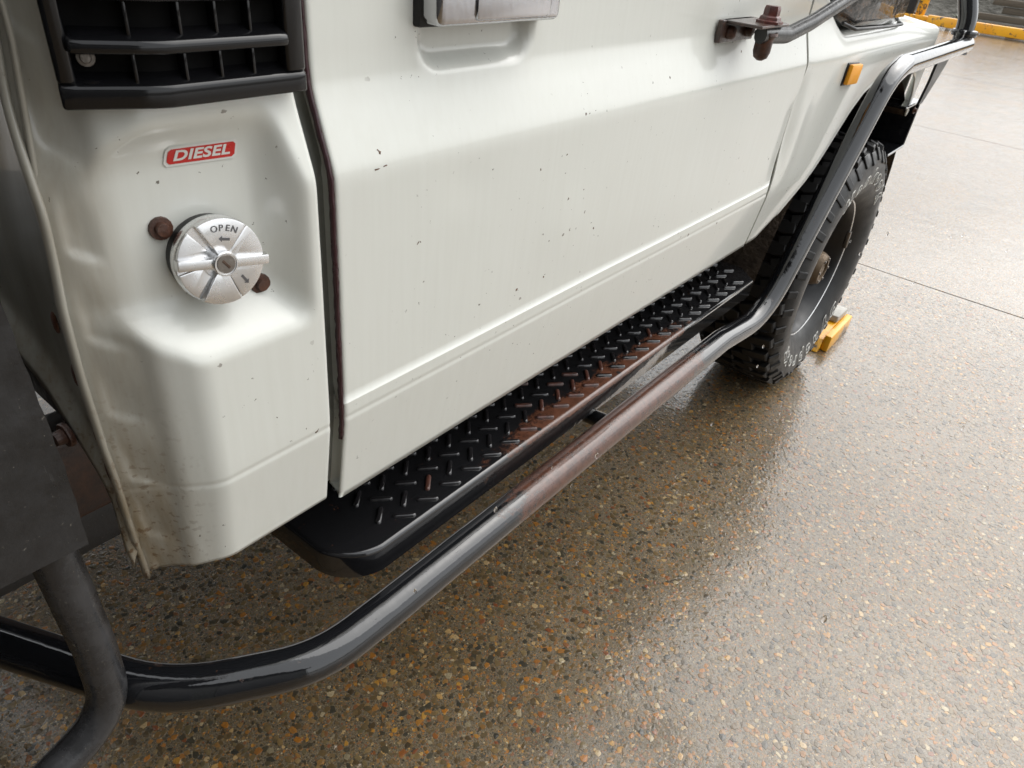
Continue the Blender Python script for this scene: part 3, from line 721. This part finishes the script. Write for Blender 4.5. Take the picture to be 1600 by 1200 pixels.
me_ = text_mesh('DIESEL', .0094, shear=.22, embolden=.00030, space=1.04)
xs_ = [v.co.x for v in me_.vertices]; k_ = .0415 / (max(xs_) - min(xs_)); cx_ = (max(xs_) + min(xs_)) / 2
for v in me_.vertices:
    p = ptf((v.co.x - cx_) * k_, v.co.y * 1.08); v.co = (p[0], p[1] - .0002, p[2])
me_.name = 'sticker_lettering'; link('sticker_lettering', me_, M_white, stk)

# side step ---------------------------------------------------------------
SZ = .560
def step_outline():
    pts_ = []
    def arc(cx, cy, r, a0, a1, n=10): 
        for i in range(n + 1): a = R(a0 + (a1 - a0) * i / n); pts_.append((cx + r * math.cos(a), cy + r * math.sin(a)))
    arc(.062, .072, .068, 180 + 82, 180 + 8, 12)     # rounded rear outer corner
    pts_.append((-.010, .225)); pts_.append((1.215, .225)); pts_.append((1.215, .050)); pts_.append((1.168, .004))
    return pts_
so = step_outline(); bm = bmesh.new()
tv = [bm.verts.new((x, y, SZ)) for x, y in so]; f0 = bm.faces.new(tv)
r_ = bmesh.ops.extrude_face_region(bm, geom=[f0]); vs2 = [e for e in r_['geom'] if isinstance(e, bmesh.types.BMVert)]
bmesh.ops.translate(bm, vec=(0, 0, -.040), verts=vs2); bmesh.ops.recalc_face_normals(bm, faces=bm.faces)
ed = [e for e in bm.edges if e.verts[0].co.z > SZ - .001 and e.verts[1].co.z > SZ - .001]
bmesh.ops.bevel(bm, geom=ed, offset=.0065, segments=4, affect='EDGES', profile=.5)
bmesh.ops.delete(bm, geom=[f for f in bm.faces if f.normal.z < -.9], context='FACES_ONLY')
stepo = bm_obj('side_step', bm, M_step, truck, 45)
def bar_mesh(a):
    l, w_, h_ = .0148, .0037, .0036; V = []; F = []; n = 8; ring = []
    for k in range(n): t = math.pi * (k / (n - 1)) - math.pi / 2; ring.append((l - w_ + w_ * math.cos(t), w_ * math.sin(t)))
    ring += [(-x, -y) for x, y in ring]; m = len(ring)
    for sc, z in ((1, -.0005), (.86, h_ * .7), (.45, h_)):
        for x, y in ring:
            xx = math.copysign(abs(x) - (1 - sc) * w_, x) if abs(x) > w_ else x * 1; V.append((xx, y * sc, z))
    for j in range(2):
        for k in range(m): F.append((j * m + k, j * m + (k + 1) % m, (j + 1) * m + (k + 1) % m, (j + 1) * m + k))
    F.append(tuple(2 * m + k for k in range(m)))
    me_ = bpy.data.meshes.new('tread_bar'); me_.from_pydata([(x * math.cos(a) - y * math.sin(a), x * math.sin(a) + y * math.cos(a), z) for x, y, z in V], [], F); me_.polygons.foreach_set('use_smooth', [True] * len(F)); me_.materials.append(M_barm); return me_
M_barm = bar_paint('tread_bar_enamel', [('x', 50, 51, 52, 53)], base=(.016, .015, .016), rcol=(.15, .06, .04))
M_barw = rust('tread_bar_worn', (.12, .045, .03), (.05, .025, .02), .3)
BH, BV = bar_mesh(R(-40)), bar_mesh(R(41)); BHw, BVw = BH.copy(), BV.copy()
for q in (BHw, BVw): q.materials.clear(); q.materials.append(M_barw)
for k in range(-2, 27):
    for m in range(-1, 4):
        for (mesh, meshw, x0, y0) in ((BH, BHw, .104, .0245), (BV, BVw, .083, .046)):
            x, y = x0 + .0425 * k, y0 + .042 * m
            if x < .075 or x > 1.175 or y < .018 or y > .15: continue
            if x > 1.13 and y < .06: continue
            wr = math.exp(-((x - .50) / .20) ** 2) * (.9 if y < .06 else .45 if y < .08 else .1)
            o = bpy.data.objects.new('tread_bar', meshw if random.random() < wr else mesh); COL.objects.link(o); o.location = (x + random.uniform(-.0006, .0006), y + random.uniform(-.0006, .0006), SZ); o.rotation_euler = (0, 0, random.uniform(-.03, .03)); attach(o, stepo)
for x in (.372, .60, .855):
    V, F = lathe_data([(0, .0004), (.0036, .0004), (.0042, .0), (.0042, -.002)], 14, 'z', (x, .0125, SZ)); mesh_obj('drain_hole', V, F, M_dark, stepo)
box('step_bracket', .20, .25, .10, .5, .49, .52, M_dark, truck, .004); box('step_bracket', .88, .93, .10, .5, .49, .52, M_dark, truck, .004)

# side bar from the bull bar down to the sill and in to the chassis ---------
bar_pts = [(2.32, -.048, .992), (1.60, -.047, .989), (1.497, -.046, .965), (1.165, -.040, .485), (.96, -.030, .4985), (.02, -.032, .500), (-.075, -.030, .500), (-.205, .055, .500), (-.30, .262, .500), (-.36, .42, .500)]
tube('side_bar', bar_pts, [0, .06, .14, .20, .3, .3, .2, .20, .2, 0], .0240, M_sidebar, truck, 28, .012)
tube('bar_stay', [(.55, -.03, .492), (.55, .10, .475), (.55, .30, .50)], .06, .014, M_bullbar, truck, 12)
# bull bar -------------------------------------------------------------------
M_b2 = M_bullbar
tube('bull_bar_hoop', [(2.305, -.040, .965), (2.305, -.030, 1.06), (2.30, .03, 1.20), (2.29, .40, 1.245), (2.29, W - .40, 1.245), (2.30, W - .03, 1.20), (2.305, W + .03, 1.06), (2.305, W + .04, .80)], .12, .0255, M_b2, truck, 24)
V, F = lathe_data([(.0245, -.010), (.034, -.008), (.036, 0), (.034, .008), (.0245, .010)], 28, 'z', (2.305, -.036, 1.022)); mesh_obj('clamp_collar', V, F, M_b2, truck, auto=40)
box('clamp_ear', 2.235, 2.29, -.047, -.027, 1.010, 1.034, M_b2, truck, .004)
bb = box_bm(2.075, 2.235, -.004, .0, .690, .835, .0); bb.free()
def chan(name, x0, x1, y0, y1, z0, z1, t, mat, parent):
    bm = bmesh.new()
    for a in ((x0, x1, y0, y1, z1 - t, z1), (x0, x1, y0, y1, z0, z0 + t), (x1 - t, x1, y0, y1, z0 + t, z1 - t)): box_bm(*a, .002, 1, bm=bm)
    return bm_obj(name, bm, mat, parent)
chn = chan('bumper_channel', 2.03, 2.215, -.012, W + .012, .695, .838, .008, M_bullbar, truck)
bolt('bumper_bolt', (2.150, -.012, .815), (0, -1, .1), .010, M_rust, chn)
gus = [(2.075, .985), (2.255, .985), (2.215, .905), (2.165, .836), (2.125, .836), (2.118, .90)]
bm = bmesh.new(); a = [bm.verts.new((x, -.038 + (.985 - z) * .10, z)) for x, z in gus]; b = [bm.verts.new((x, -.031 + (.985 - z) * .10, z)) for x, z in gus]
bm.faces.new(a); bm.faces.new(b[::-1])
for i in range(len(a)): bm.faces.new((a[i], b[i], b[(i + 1) % len(a)], a[(i + 1) % len(a)]))
bmesh.ops.recalc_face_normals(bm, faces=bm.faces); bm_obj('gusset_plate', bm, M_flat, truck)
tube('bull_bar_rail', [(2.29, .35, .83), (2.29, .35, 1.24)], 0, .022, M_b2, truck); tube('bull_bar_rail', [(2.29, W - .35, .83), (2.29, W - .35, 1.24)], 0, .022, M_b2, truck)
# snorkel ----------------------------------------------------------------------
M_snork = bar_paint('snorkel_plastic', [('y', -.2, -.1, .02, .06), ('z', 1.0, 1.02, 1.2, 1.4)], base=(.012, .011, .011), rcol=(.13, .055, .015), th=.60)
sn = bmesh.new(); sec = []
for (x, y0, y1, z0, z1) in ((1.250, .020, .125, 1.085, 1.240), (1.290, .004, .13, 1.072, 1.245), (1.55, .004, .13, 1.066, 1.235), (1.70, .010, .13, 1.064, 1.20), (1.735, .028, .12, 1.066, 1.18)):
    c = .014; sec.append([sn.verts.new((x, y, z)) for y, z in ((y0 + c, z0), (y0, z0 + c), (y0, z1 - c), (y0 + c, z1), (y1 - c, z1), (y1, z1 - c), (y1, z0 + c), (y1 - c, z0))])
for a, b in zip(sec[:-1], sec[1:]):
    for k in range(8): sn.faces.new((a[k], b[k], b[(k + 1) % 8], a[(k + 1) % 8]))
sn.faces.new(sec[0]); sn.faces.new(sec[-1][::-1]); bmesh.ops.recalc_face_normals(sn, faces=sn.faces); snk = bm_obj('snorkel', sn, M_snork, truck, 40)
tube('snorkel_riser', [(1.32, .06, 1.20), (1.22, .05, 1.32), (1.02, .04, 1.80), (1.0, .04, 1.98)], .1, .038, M_plastic, truck, 20)
tube('snorkel_gasket', [(1.255, .016, 1.0800), (1.30, .0015, 1.0695), (1.55, .0015, 1.0640), (1.70, .007, 1.0620), (1.735, .026, 1.0640)], .03, .0035, M_rubber, snk, 8)

# front wheel ----------------------------------------------------------------------
WX, WZ, WR = 1.8275, .383, .383
wheel = bpy.data.objects.new('front_wheel', None); COL.objects.link(wheel); wheel.location = (WX, .09, WZ); attach(wheel, truck)
wheel.parent = truck; wheel.matrix_parent_inverse = wm(truck).inverted()
def tyre_data(c, yo):
    pr = [(.213, .018), (.222, .004), (.240, -.010), (.262, -.0215), (.285, -.0275), (.305, -.0290), (.325, -.0270), (.340, -.0225), (.350, -.0170), (.360, -.0100), (.3655, .000), (.3665, .02), (.368, .06), (.369, .10), (.368, .15), (.3665, .18), (.3655, .205), (.350, .222), (.31, .234), (.26, .226), (.222, .20), (.213, .187)]
    return lathe_data([(r, h + yo) for r, h in pr], 120, 'y', c)
V, F = tyre_data((WX, 0, WZ), 0); tyre = mesh_obj('tyre', V, F, M_rubber, wheel, smooth=True)
# tread lugs, each a bevelled block on the carcass
def lug_mesh(kind):
    if kind == 0: pl = [(-.016, -.014), (.013, -.018), (.020, .000), (.016, .052), (-.004, .058), (-.014, .03)]
    else: pl = [(-.018, -.028), (.010, -.034), (.018, -.004), (.012, .030), (-.010, .034), (-.020, .004)]
    hgt = .0165; V = []; F = []; n = len(pl)
    for sc, z in ((1.08, -.004), (1.0, hgt * .8), (.9, hgt)):
        cx = sum(p[0] for p in pl) / n; cy = sum(p[1] for p in pl) / n
        for (u, v) in pl: V.append((cx + (u - cx) * sc, cy + (v - cy) * sc, z - (max(0, -v - .0) * .35 if kind == 0 else 0)))
    for j in range(2):
        for k in range(n): F.append((j * n + k, j * n + (k + 1) % n, (j + 1) * n + (k + 1) % n, (j + 1) * n + k))
    F.append(tuple(2 * n + k for k in range(n)))
    me_ = bpy.data.meshes.new('tread_block'); me_.from_pydata(V, [], F); me_.materials.append(M_rubber); return me_
LG = [lug_mesh(0), lug_mesh(1)]
NL = 40
for i in range(NL):
    a0 = 2 * math.pi * i / NL
    for (mi, y, da, fl) in ((0, .010, 0, 1), (1, .070, .5, 1), (1, .128, .0, -1), (0, .192, .5, -1)):
        a = a0 + da * 2 * math.pi / NL; rad = Vector((math.cos(a), 0, math.sin(a))); tan = Vector((-math.sin(a), 0, math.cos(a)))
        if mi == 0 and fl == 1: y = y + (.004 if i % 2 else -.002)
        o = bpy.data.objects.new('tread_block', LG[mi]); COL.objects.link(o)
        Y = Vector((0, fl, 0)); Mx = Matrix(((tan.x * fl, Y.x, rad.x, WX + rad.x * .3672), (tan.y * fl, Y.y, rad.y, y), (tan.z * fl, Y.z, rad.z, WZ + rad.z * .3672), (0, 0, 0, 1)))
        o.matrix_basis = Mx; attach(o, wheel)
for i in range(NL):    # shoulder lugs wrapping on to the sidewall
    a = 2 * math.pi * (i + .25) / NL; rad = Vector((math.cos(a), 0, math.sin(a))); tan = Vector((-math.sin(a), 0, math.cos(a)))
    if i == 0:
        b_ = box_bm(-.011, .011, -.006, .004, -.020, .016, .003, 2); sl = bpy.data.meshes.new('shoulder_lug'); b_.to_mesh(sl); b_.free(); sl.materials.append(M_rubber)
    o = bpy.data.objects.new('shoulder_lug', sl); COL.objects.link(o)
    Yv = (Vector((0, -1, 0)) * .85 + rad * .5).normalized(); Zv = (rad - Yv * rad.dot(Yv)).normalized(); Xv = Yv.cross(Zv)
    rr_ = .354 if i % 2 else .347; yy = -.0125 if i % 2 else -.0155
    o.matrix_basis = Matrix(((Xv.x, -Yv.x, Zv.x, WX + rad.x * rr_), (Xv.y, -Yv.y, Zv.y, yy), (Xv.z, -Yv.z, Zv.z, WZ + rad.z * rr_), (0, 0, 0, 1))); attach(o, wheel)
# rim
M_rim = simple('black_steel_rim', (.010, .010, .011), .38)
lathe('rim', [(.2125, .030), (.2165, .016), (.2150, .011), (.2110, .010), (.2060, .014), (.2000, .032), (.1900, .058), (.1860, .085), (.1700, .098), (.1350, .088), (.1150, .076), (.0820, .074), (.070, .080), (.045, .085), (.0, .085)], 96, M_rim, wheel, 'y', (WX, 0, WZ))
lathe('rim_lip', [(.2112, .0108), (.2150, .0085), (.2172, .0115), (.2170, .0150)], 96, M_chrome, wheel, 'y', (WX, 0, WZ))
for i in range(8):
    a = R(45 * i + 12); x, z = WX + .142 * math.cos(a), WZ + .142 * math.sin(a)
    V, F = lathe_data([(.0, .0835), (.017, .0832), (.021, .0815), (.0225, .086)], 18, 'y', (x, 0, z)); mesh_obj('rim_vent', V, F, M_dark, wheel, auto=40)
for i in range(6):
    a = R(60 * i + 20); x, z = WX + .068 * math.cos(a), WZ + .068 * math.sin(a)
    V, F = lathe_data([(0, .052), (.007, .052), (.0095, .056), (.0095, .080)], 6, 'y', (x, 0, z)); mesh_obj('wheel_nut', V, F, M_rust, wheel, auto=30)
M_hub = simple('dusty_bronze_hub', (.20, .14, .085), .5, .4, bumpn=(150, .5, .002), var=.5)
lathe('hub', [(.056, .085), (.055, .040), (.050, .018), (.046, .010), (.043, .004), (.030, .003), (.029, .010), (.012, .011), (.012, .006), (0, .006)], 32, M_hub, wheel, 'y', (WX, 0, WZ))
for i in range(6):
    a = R(60 * i); V, F = lathe_data([(0, .0), (.004, .0), (.0048, .003), (.0048, .006)], 8, 'y', (WX + .0365 * math.cos(a), 0, WZ + .0365 * math.sin(a))); mesh_obj('hub_screw', V, F, M_steel, wheel)
bw = box_bm(-.030, .030, -.006, .006, -.007, .007, .003, 2); am = R(12)
bmesh.ops.transform(bw, matrix=Matrix.Translation((WX + .2085 * math.cos(am), .010, WZ + .2085 * math.sin(am))) @ Matrix.Rotation(-am + R(90), 4, 'Y'), verts=bw.verts); bm_obj('balance_weight', bw, M_steel, wheel)
tube('valve_stem', [(WX + .15, .09, WZ - .105), (WX + .142, .045, WZ - .10)], 0, .005, M_rubber, wheel, 8)
# raised outline lettering round the sidewall: tops outwards, read clockwise
sw_r = [.262, .285, .305, .325, .340]; sw_y = [-.0215, -.0275, -.0290, -.0270, -.0225]
def sw_text(word, amid, step, size, name):
    n = len(word)
    for i, ch in enumerate(word):
        if ch == ' ': continue
        a = amid - (i - (n - 1) / 2) * step
        me_ = text_mesh(ch, size, embolden=.0034, bevel=.0013, outline=True)
        for v in me_.vertices:
            rr = .292 + v.co.y; aa = a - v.co.x * 1.2 / .292
            v.co = (WX + rr * math.cos(aa), float(np.interp(rr, sw_r, sw_y)) - v.co.z - .0004, WZ + rr * math.sin(aa))
        me_.name = name; o = link(name, me_, M_letter, wheel)
sw_text('Dynapro', R(-81), R(12.6), .056, 'tyre_letter'); sw_text('MT', R(-136), R(9.8), .046, 'tyre_letter'); sw_text('Hankook', R(82), R(12.8), .056, 'tyre_letter')
# far front wheel, rear wheels: same tyre and disc
def other_wheel(name, x, y, mir):
    e_ = bpy.data.objects.new(name, None); COL.objects.link(e_); e_.location = (x, y, WZ); attach(e_, truck)
    for nm, pr, mt, n in (('tyre', [(.213, .0), (.26, -.035), (.31, -.04), (.355, -.03), (.379, 0), (.383, .1), (.379, .2), (.355, .22), (.26, .22), (.213, .19)], M_rubber, 60), ('rim', [(.2125, 0), (.19, .05), (.17, .09), (.09, .07), (0, .07)], M_rim, 40)):
        V, F = lathe_data([(r, h * mir) for r, h in pr], n, 'y', (x, y, WZ)); mesh_obj(nm, V, F, mt, e_, smooth=True)
other_wheel('front_wheel', WX, W - .02, -1); other_wheel('rear_wheel', WX - 2.98, .03, 1); other_wheel('rear_wheel', WX - 2.98, W - .03, -1)
# chassis and tray ---------------------------------------------------------------------
M_chas = rust('rusty_chassis', (.075, .032, .018), (.022, .014, .012), .6, 30)
box('chassis_rail', -2.2, 2.1, .40, .48, .460, .590, M_chas, truck, .008); box('chassis_rail', -2.2, 2.1, W - .48, W - .40, .460, .590, M_chas, truck, .008)
box('front_axle', WX - .05, WX + .05, .18, W - .18, .33, .43, M_dark, truck, .03); box('gearbox', .1, 1.2, .62, 1.05, .40, .70, M_dark, truck, .05)
box('fuel_tank', -.9, -.3, .55, 1.45, .42, .66, M_dark, truck, .04)
box('chassis_guard', -.6, .06, .412, .47, .388, .458, M_flat, truck, .004)
box('tray_deck', -2.3, -.285, -.06, W + .06, 1.03, 1.083, M_flat, truck, .006)
box('added_shade_canopy', -2.3, -.37, -.06, W + .06, 1.085, 1.98, M_flat, truck, .012)  # unseen canopy box and door, added to shade the cab rear
box('shade_canopy_door', -2.1, -.48, -.068, -.058, 1.2, 1.9, M_hoop, truck, .004)
# guard plate under the tray front corner, with a ragged front edge
ez = np.linspace(.750, 1.02, 24); pe = [(-.228 + .0016 * math.sin((z - .75) * 22) + .0005 * math.sin(z * 160) - .010 * sstep(.86, 1.0, z) * 0, z) for z in ez]
bm = bmesh.new(); out_ = [(-.62, .756)] + pe + [(-.62, 1.02)]
a = [bm.verts.new((x, .046, z)) for x, z in out_]; b = [bm.verts.new((x, .0495, z)) for x, z in out_]; bm.faces.new(a); bm.faces.new(b[::-1])
for i in range(len(a)): bm.faces.new((a[i], b[i], b[(i + 1) % len(a)], a[(i + 1) % len(a)]))
bmesh.ops.recalc_face_normals(bm, faces=bm.faces); bm_obj('guard_plate', bm, M_flat, truck)
box('guard_return', -.62, -.262, .0505, .115, .752, .757, M_flat, truck, .001)
tube('step_hoop', [(-.252, .077, .90), (-.243, .077, .60), (-.246, .077, .50), (-.34, .072, .465), (-.60, .072, .46), (-.63, .077, .62), (-.63, .077, .90)], [0, .3, .075, .08, .1, .1, 0], .0182, M_hoop, truck, 22, .008)

# ------------------------------------------------------------------ wheel chock
ch = bpy.data.objects.new('wheel_chock', None); COL.objects.link(ch); ch.location = (2.2, .0, 0)
ch['label'] = 'chipped yellow wheel chock with white top wedged ahead of front tyre'; ch['category'] = 'wheel chock'
box('chock_face', 2.095, 2.335, -.050, -.026, .001, .062, M_chock, ch, .004)
prism_x('chock_block', [(2.06, .002), (2.335, .002), (2.335, .055), (2.20, .062), (2.10, .04)], -.025, .17, M_chock, ch, .004)
prism_x('chock_top', [(2.215, .0645), (2.338, .0575), (2.338, .082), (2.215, .090)], -.025, .17, M_chocktop, ch, .004)

# ------------------------------------------------------------------ unseen building added behind the truck's tail to shade the cab rear
M_shade_clad = Mt('shade_building_cladding'); n_ = M_shade_clad.noise(3, M_shade_clad.coord(scale=(1, 1, .3)), 5, .6); M_shade_clad.col(M_shade_clad.mix(n_, (.06, .065, .055), (.035, .036, .032))); M_shade_clad.set(Roughness=.5); M_shade_clad = M_shade_clad.m
shade_bldg = bpy.data.objects.new('added_shade_building', None); COL.objects.link(shade_bldg); shade_bldg.location = (-3.4, -1, 0)
shade_bldg['label'] = 'unseen dark corrugated building added behind the truck to shade the cab rear'; shade_bldg['category'] = 'building'
yy_ = np.arange(-9, 8.01, .05); V = []; F = []
for i, y in enumerate(yy_):
    x = -2.9 + (.02 if i % 4 < 2 else 0); V += [(x, y, 0.), (x, y, 4.6)]
    if i: F.append((2 * i - 2, 2 * i, 2 * i + 1, 2 * i - 1))
mesh_obj('shade_building_wall', V, F, M_shade_clad, shade_bldg); box('roof', -7.5, -2.3, -9.2, 8.2, 4.6, 4.75, M_shade_clad, shade_bldg)  # wall and roof of the added shade building
for yy in (-6.0, -1.9):
    d_ = box('shade_building_door', -2.875, -2.84, yy, yy + 3.2, .01, 3.4, M_flat, shade_bldg)
box('shade_building_side', -7.4, -2.92, -9.05, -9.0, 0, 4.6, M_shade_clad, shade_bldg); box('shade_building_side', -7.4, -2.92, 8.0, 8.05, 0, 4.6, M_shade_clad, shade_bldg)
# ------------------------------------------------------------------ background: yellow rail, posts, timber, rubble, weeds
ang_b = math.atan2(-.55, 1.7)
RB = Matrix.Translation((16.55, 2.75, 0)) @ Matrix.Rotation(R(6), 4, 'Z')
def tlabel(o, label, cat, group=None):
    o['label'] = label; o['category'] = cat
    if group: o['group'] = group
    return o
rail = tlabel(box('barrier_rail', .0, .16, -9, .10, .035, .20, M_yellow, None, .01, RB), 'long low yellow steel barrier rail lying across the yard', 'barrier')
rail2 = tlabel(box('barrier_rail', .06, .22, -.20, 1.2, .07, .17, M_yellow, None, .01, RB), 'short yellow rail length overlapping the end of the long rail', 'barrier')
post = tlabel(box('barrier_post', .22, .36, .20, .36, .0, 1.6, M_yellow, None, .01, RB), 'yellow upright steel post beyond the bonnet', 'post')
bpost = tlabel(box('rubber_post', .10, .26, .39, .56, .0, 1.6, M_flat, None, .02, RB), 'black upright post beside the yellow post', 'post')
M_timber = Mt('weathered_timber'); n_ = M_timber.noise(6, M_timber.coord(scale=(2, .3, 6)), 6, .7); M_timber.col(M_timber.mix(n_, (.16, .135, .10), (.045, .038, .03))); M_timber.set(Roughness=.8); M_timber.nrm(M_timber.bump(n_, .5, .02)); M_timber = M_timber.m
for k in range(6):
    o = box('timber_sleeper', -.1, .1, -2.6, 2.6, -.06, .06, M_timber, None, .015, RB @ Matrix.Translation((1.9 + .26 * (k // 2) + .05 * (k % 3), -3.4 + .25 * math.sin(k * 2.1), .07 + .14 * k)) @ Matrix.Rotation(R(random.uniform(-2, 2)), 4, 'Z'))
    tlabel(o, ['lowest grey timber sleeper in the bank behind the rail', 'second grey timber sleeper up in the bank behind the rail', 'third grey timber sleeper up in the bank behind the rail', 'fourth grey timber sleeper up in the bank behind the rail', 'fifth grey timber sleeper up in the bank behind the rail', 'topmost grey timber sleeper in the bank behind the rail'][k], 'timber', 'timber sleepers behind the rail')
M_rock = simple('bank_rock', (.14, .115, .09), .7, bumpn=(9, .8, .05), var=.6, vs_=6)
rocks = []
for k in range(4):
    b_ = bmesh.new(); bmesh.ops.create_icosphere(b_, subdivisions=2, radius=1)
    for v in b_.verts: v.co *= random.uniform(.72, 1.12)
    me_ = bpy.data.meshes.new('rock'); b_.to_mesh(me_); b_.free(); me_.materials.append(M_rock); rocks.append(me_)
for k in range(46):
    o = bpy.data.objects.new('rock', rocks[k % 4]); COL.objects.link(o); s_ = random.uniform(.05, .15)
    p = RB @ Vector((random.uniform(.45, 1.6), random.uniform(-5.5, 1.6), s_ * .5)); o.location = p; o.scale = (s_ * random.uniform(.8, 1.3), s_ * random.uniform(.8, 1.4), s_ * random.uniform(.6, .9)); o.rotation_euler = (0, 0, random.uniform(0, 6))
    tlabel(o, 'small brown rubble stone lying behind the yellow rail', 'rock', 'rubble behind the rail')
M_leaf = simple('weed_leaf', (.055, .10, .022), .5, var=.5, vs_=3)
def weed(p, n, h):
    V = []; F = []
    for i in range(n):
        a = random.uniform(0, 6.28); l = h * random.uniform(.5, 1.1); w_ = l * .13; d = Vector((math.cos(a), math.sin(a), 0)); s_ = Vector((-d.y, d.x, 0)); lean = random.uniform(.2, .9)
        b0 = Vector(p); pts_ = [b0 + Vector((0, 0, l * t)) * (1 - .25 * t) + d * lean * l * t * t for t in (0, .35, .7, 1)]
        k = len(V)
        for t, q in zip((.35, 1, .8, .05), pts_): V.append(q - s_ * w_ * t); V.append(q + s_ * w_ * t)
        F += [(k, k + 1, k + 3, k + 2), (k + 2, k + 3, k + 5, k + 4), (k + 4, k + 5, k + 7, k + 6)]
    return V, F
for k, (u, v, n, h, lab) in enumerate(((.62, -.45, 60, .30, 'green weed tuft behind the short yellow rail'), (.75, -2.0, 50, .24, 'small green weed tuft among the rubble by the timber'))):
    V, F = weed(RB @ Vector((u, v, .02)), n, h); tlabel(mesh_obj('weed', V, F, M_leaf), lab, 'weed')
# earth bank behind the timber
bank = grid('earth_bank', lambda u, v: tuple(RB @ Vector((2.2 + v * 3, u, .05 + 1.15 * sstep(0, 1, v) + .12 * math.sin(u * 3.1 + v * 5) * v))), np.linspace(-16, 12, 60), np.linspace(0, 1, 12), simple('bank_soil', (.06, .055, .04), .9, bumpn=(6, 1., .08), var=.6, vs_=4), None); bank['kind'] = 'structure'

# ------------------------------------------------------------------ rain water
M_water = Mt('water').set(Base_Color=(1, 1, 1), Roughness=.0, Transmission_Weight=1.0, IOR=1.33).m
def beads(name, items, parent=None):
    Vb = []; Fb = []; b_ = bmesh.new(); bmesh.ops.create_icosphere(b_, subdivisions=2, radius=1); b_.verts.ensure_lookup_table()
    BV_ = [v.co.copy() for v in b_.verts]; BF = [[v.index for v in f.verts] for f in b_.faces]; b_.free()
    for (p, sx, sy, sz) in items:
        k = len(Vb)
        for v in BV_: Vb.append((p[0] + v.x * sx, p[1] + v.y * sy, p[2] + v.z * sz * (1.25 if v.z > 0 else 1)))
        Fb += [[q + k for q in f] for f in BF]
    o = mesh_obj(name, Vb, Fb, M_water, parent, smooth=True); o['kind'] = 'stuff'; return o
it = []
for i in range(46):
    x = random.uniform(.0, 1.07); r_ = random.uniform(.0012, .0030); it.append(((x, prof(.668) + .003, .6655), r_ * 1.3, r_, r_ * 1.1))
beads('water_beads', it, door)
it = []
for i in range(90):
    x, y = random.uniform(-.4, 2.2), random.uniform(-.7, .0); r_ = random.uniform(.0010, .0030)
    it.append(((x, y, random.uniform(.01, .6)), r_, r_, r_ * 2.2))
it = [q for q in it if (Vector(q[0]) - CAM).length > .6]
rain = beads('falling_raindrops', it); rain['label'] = 'clear raindrops falling beside the truck'; rain['category'] = 'rain'
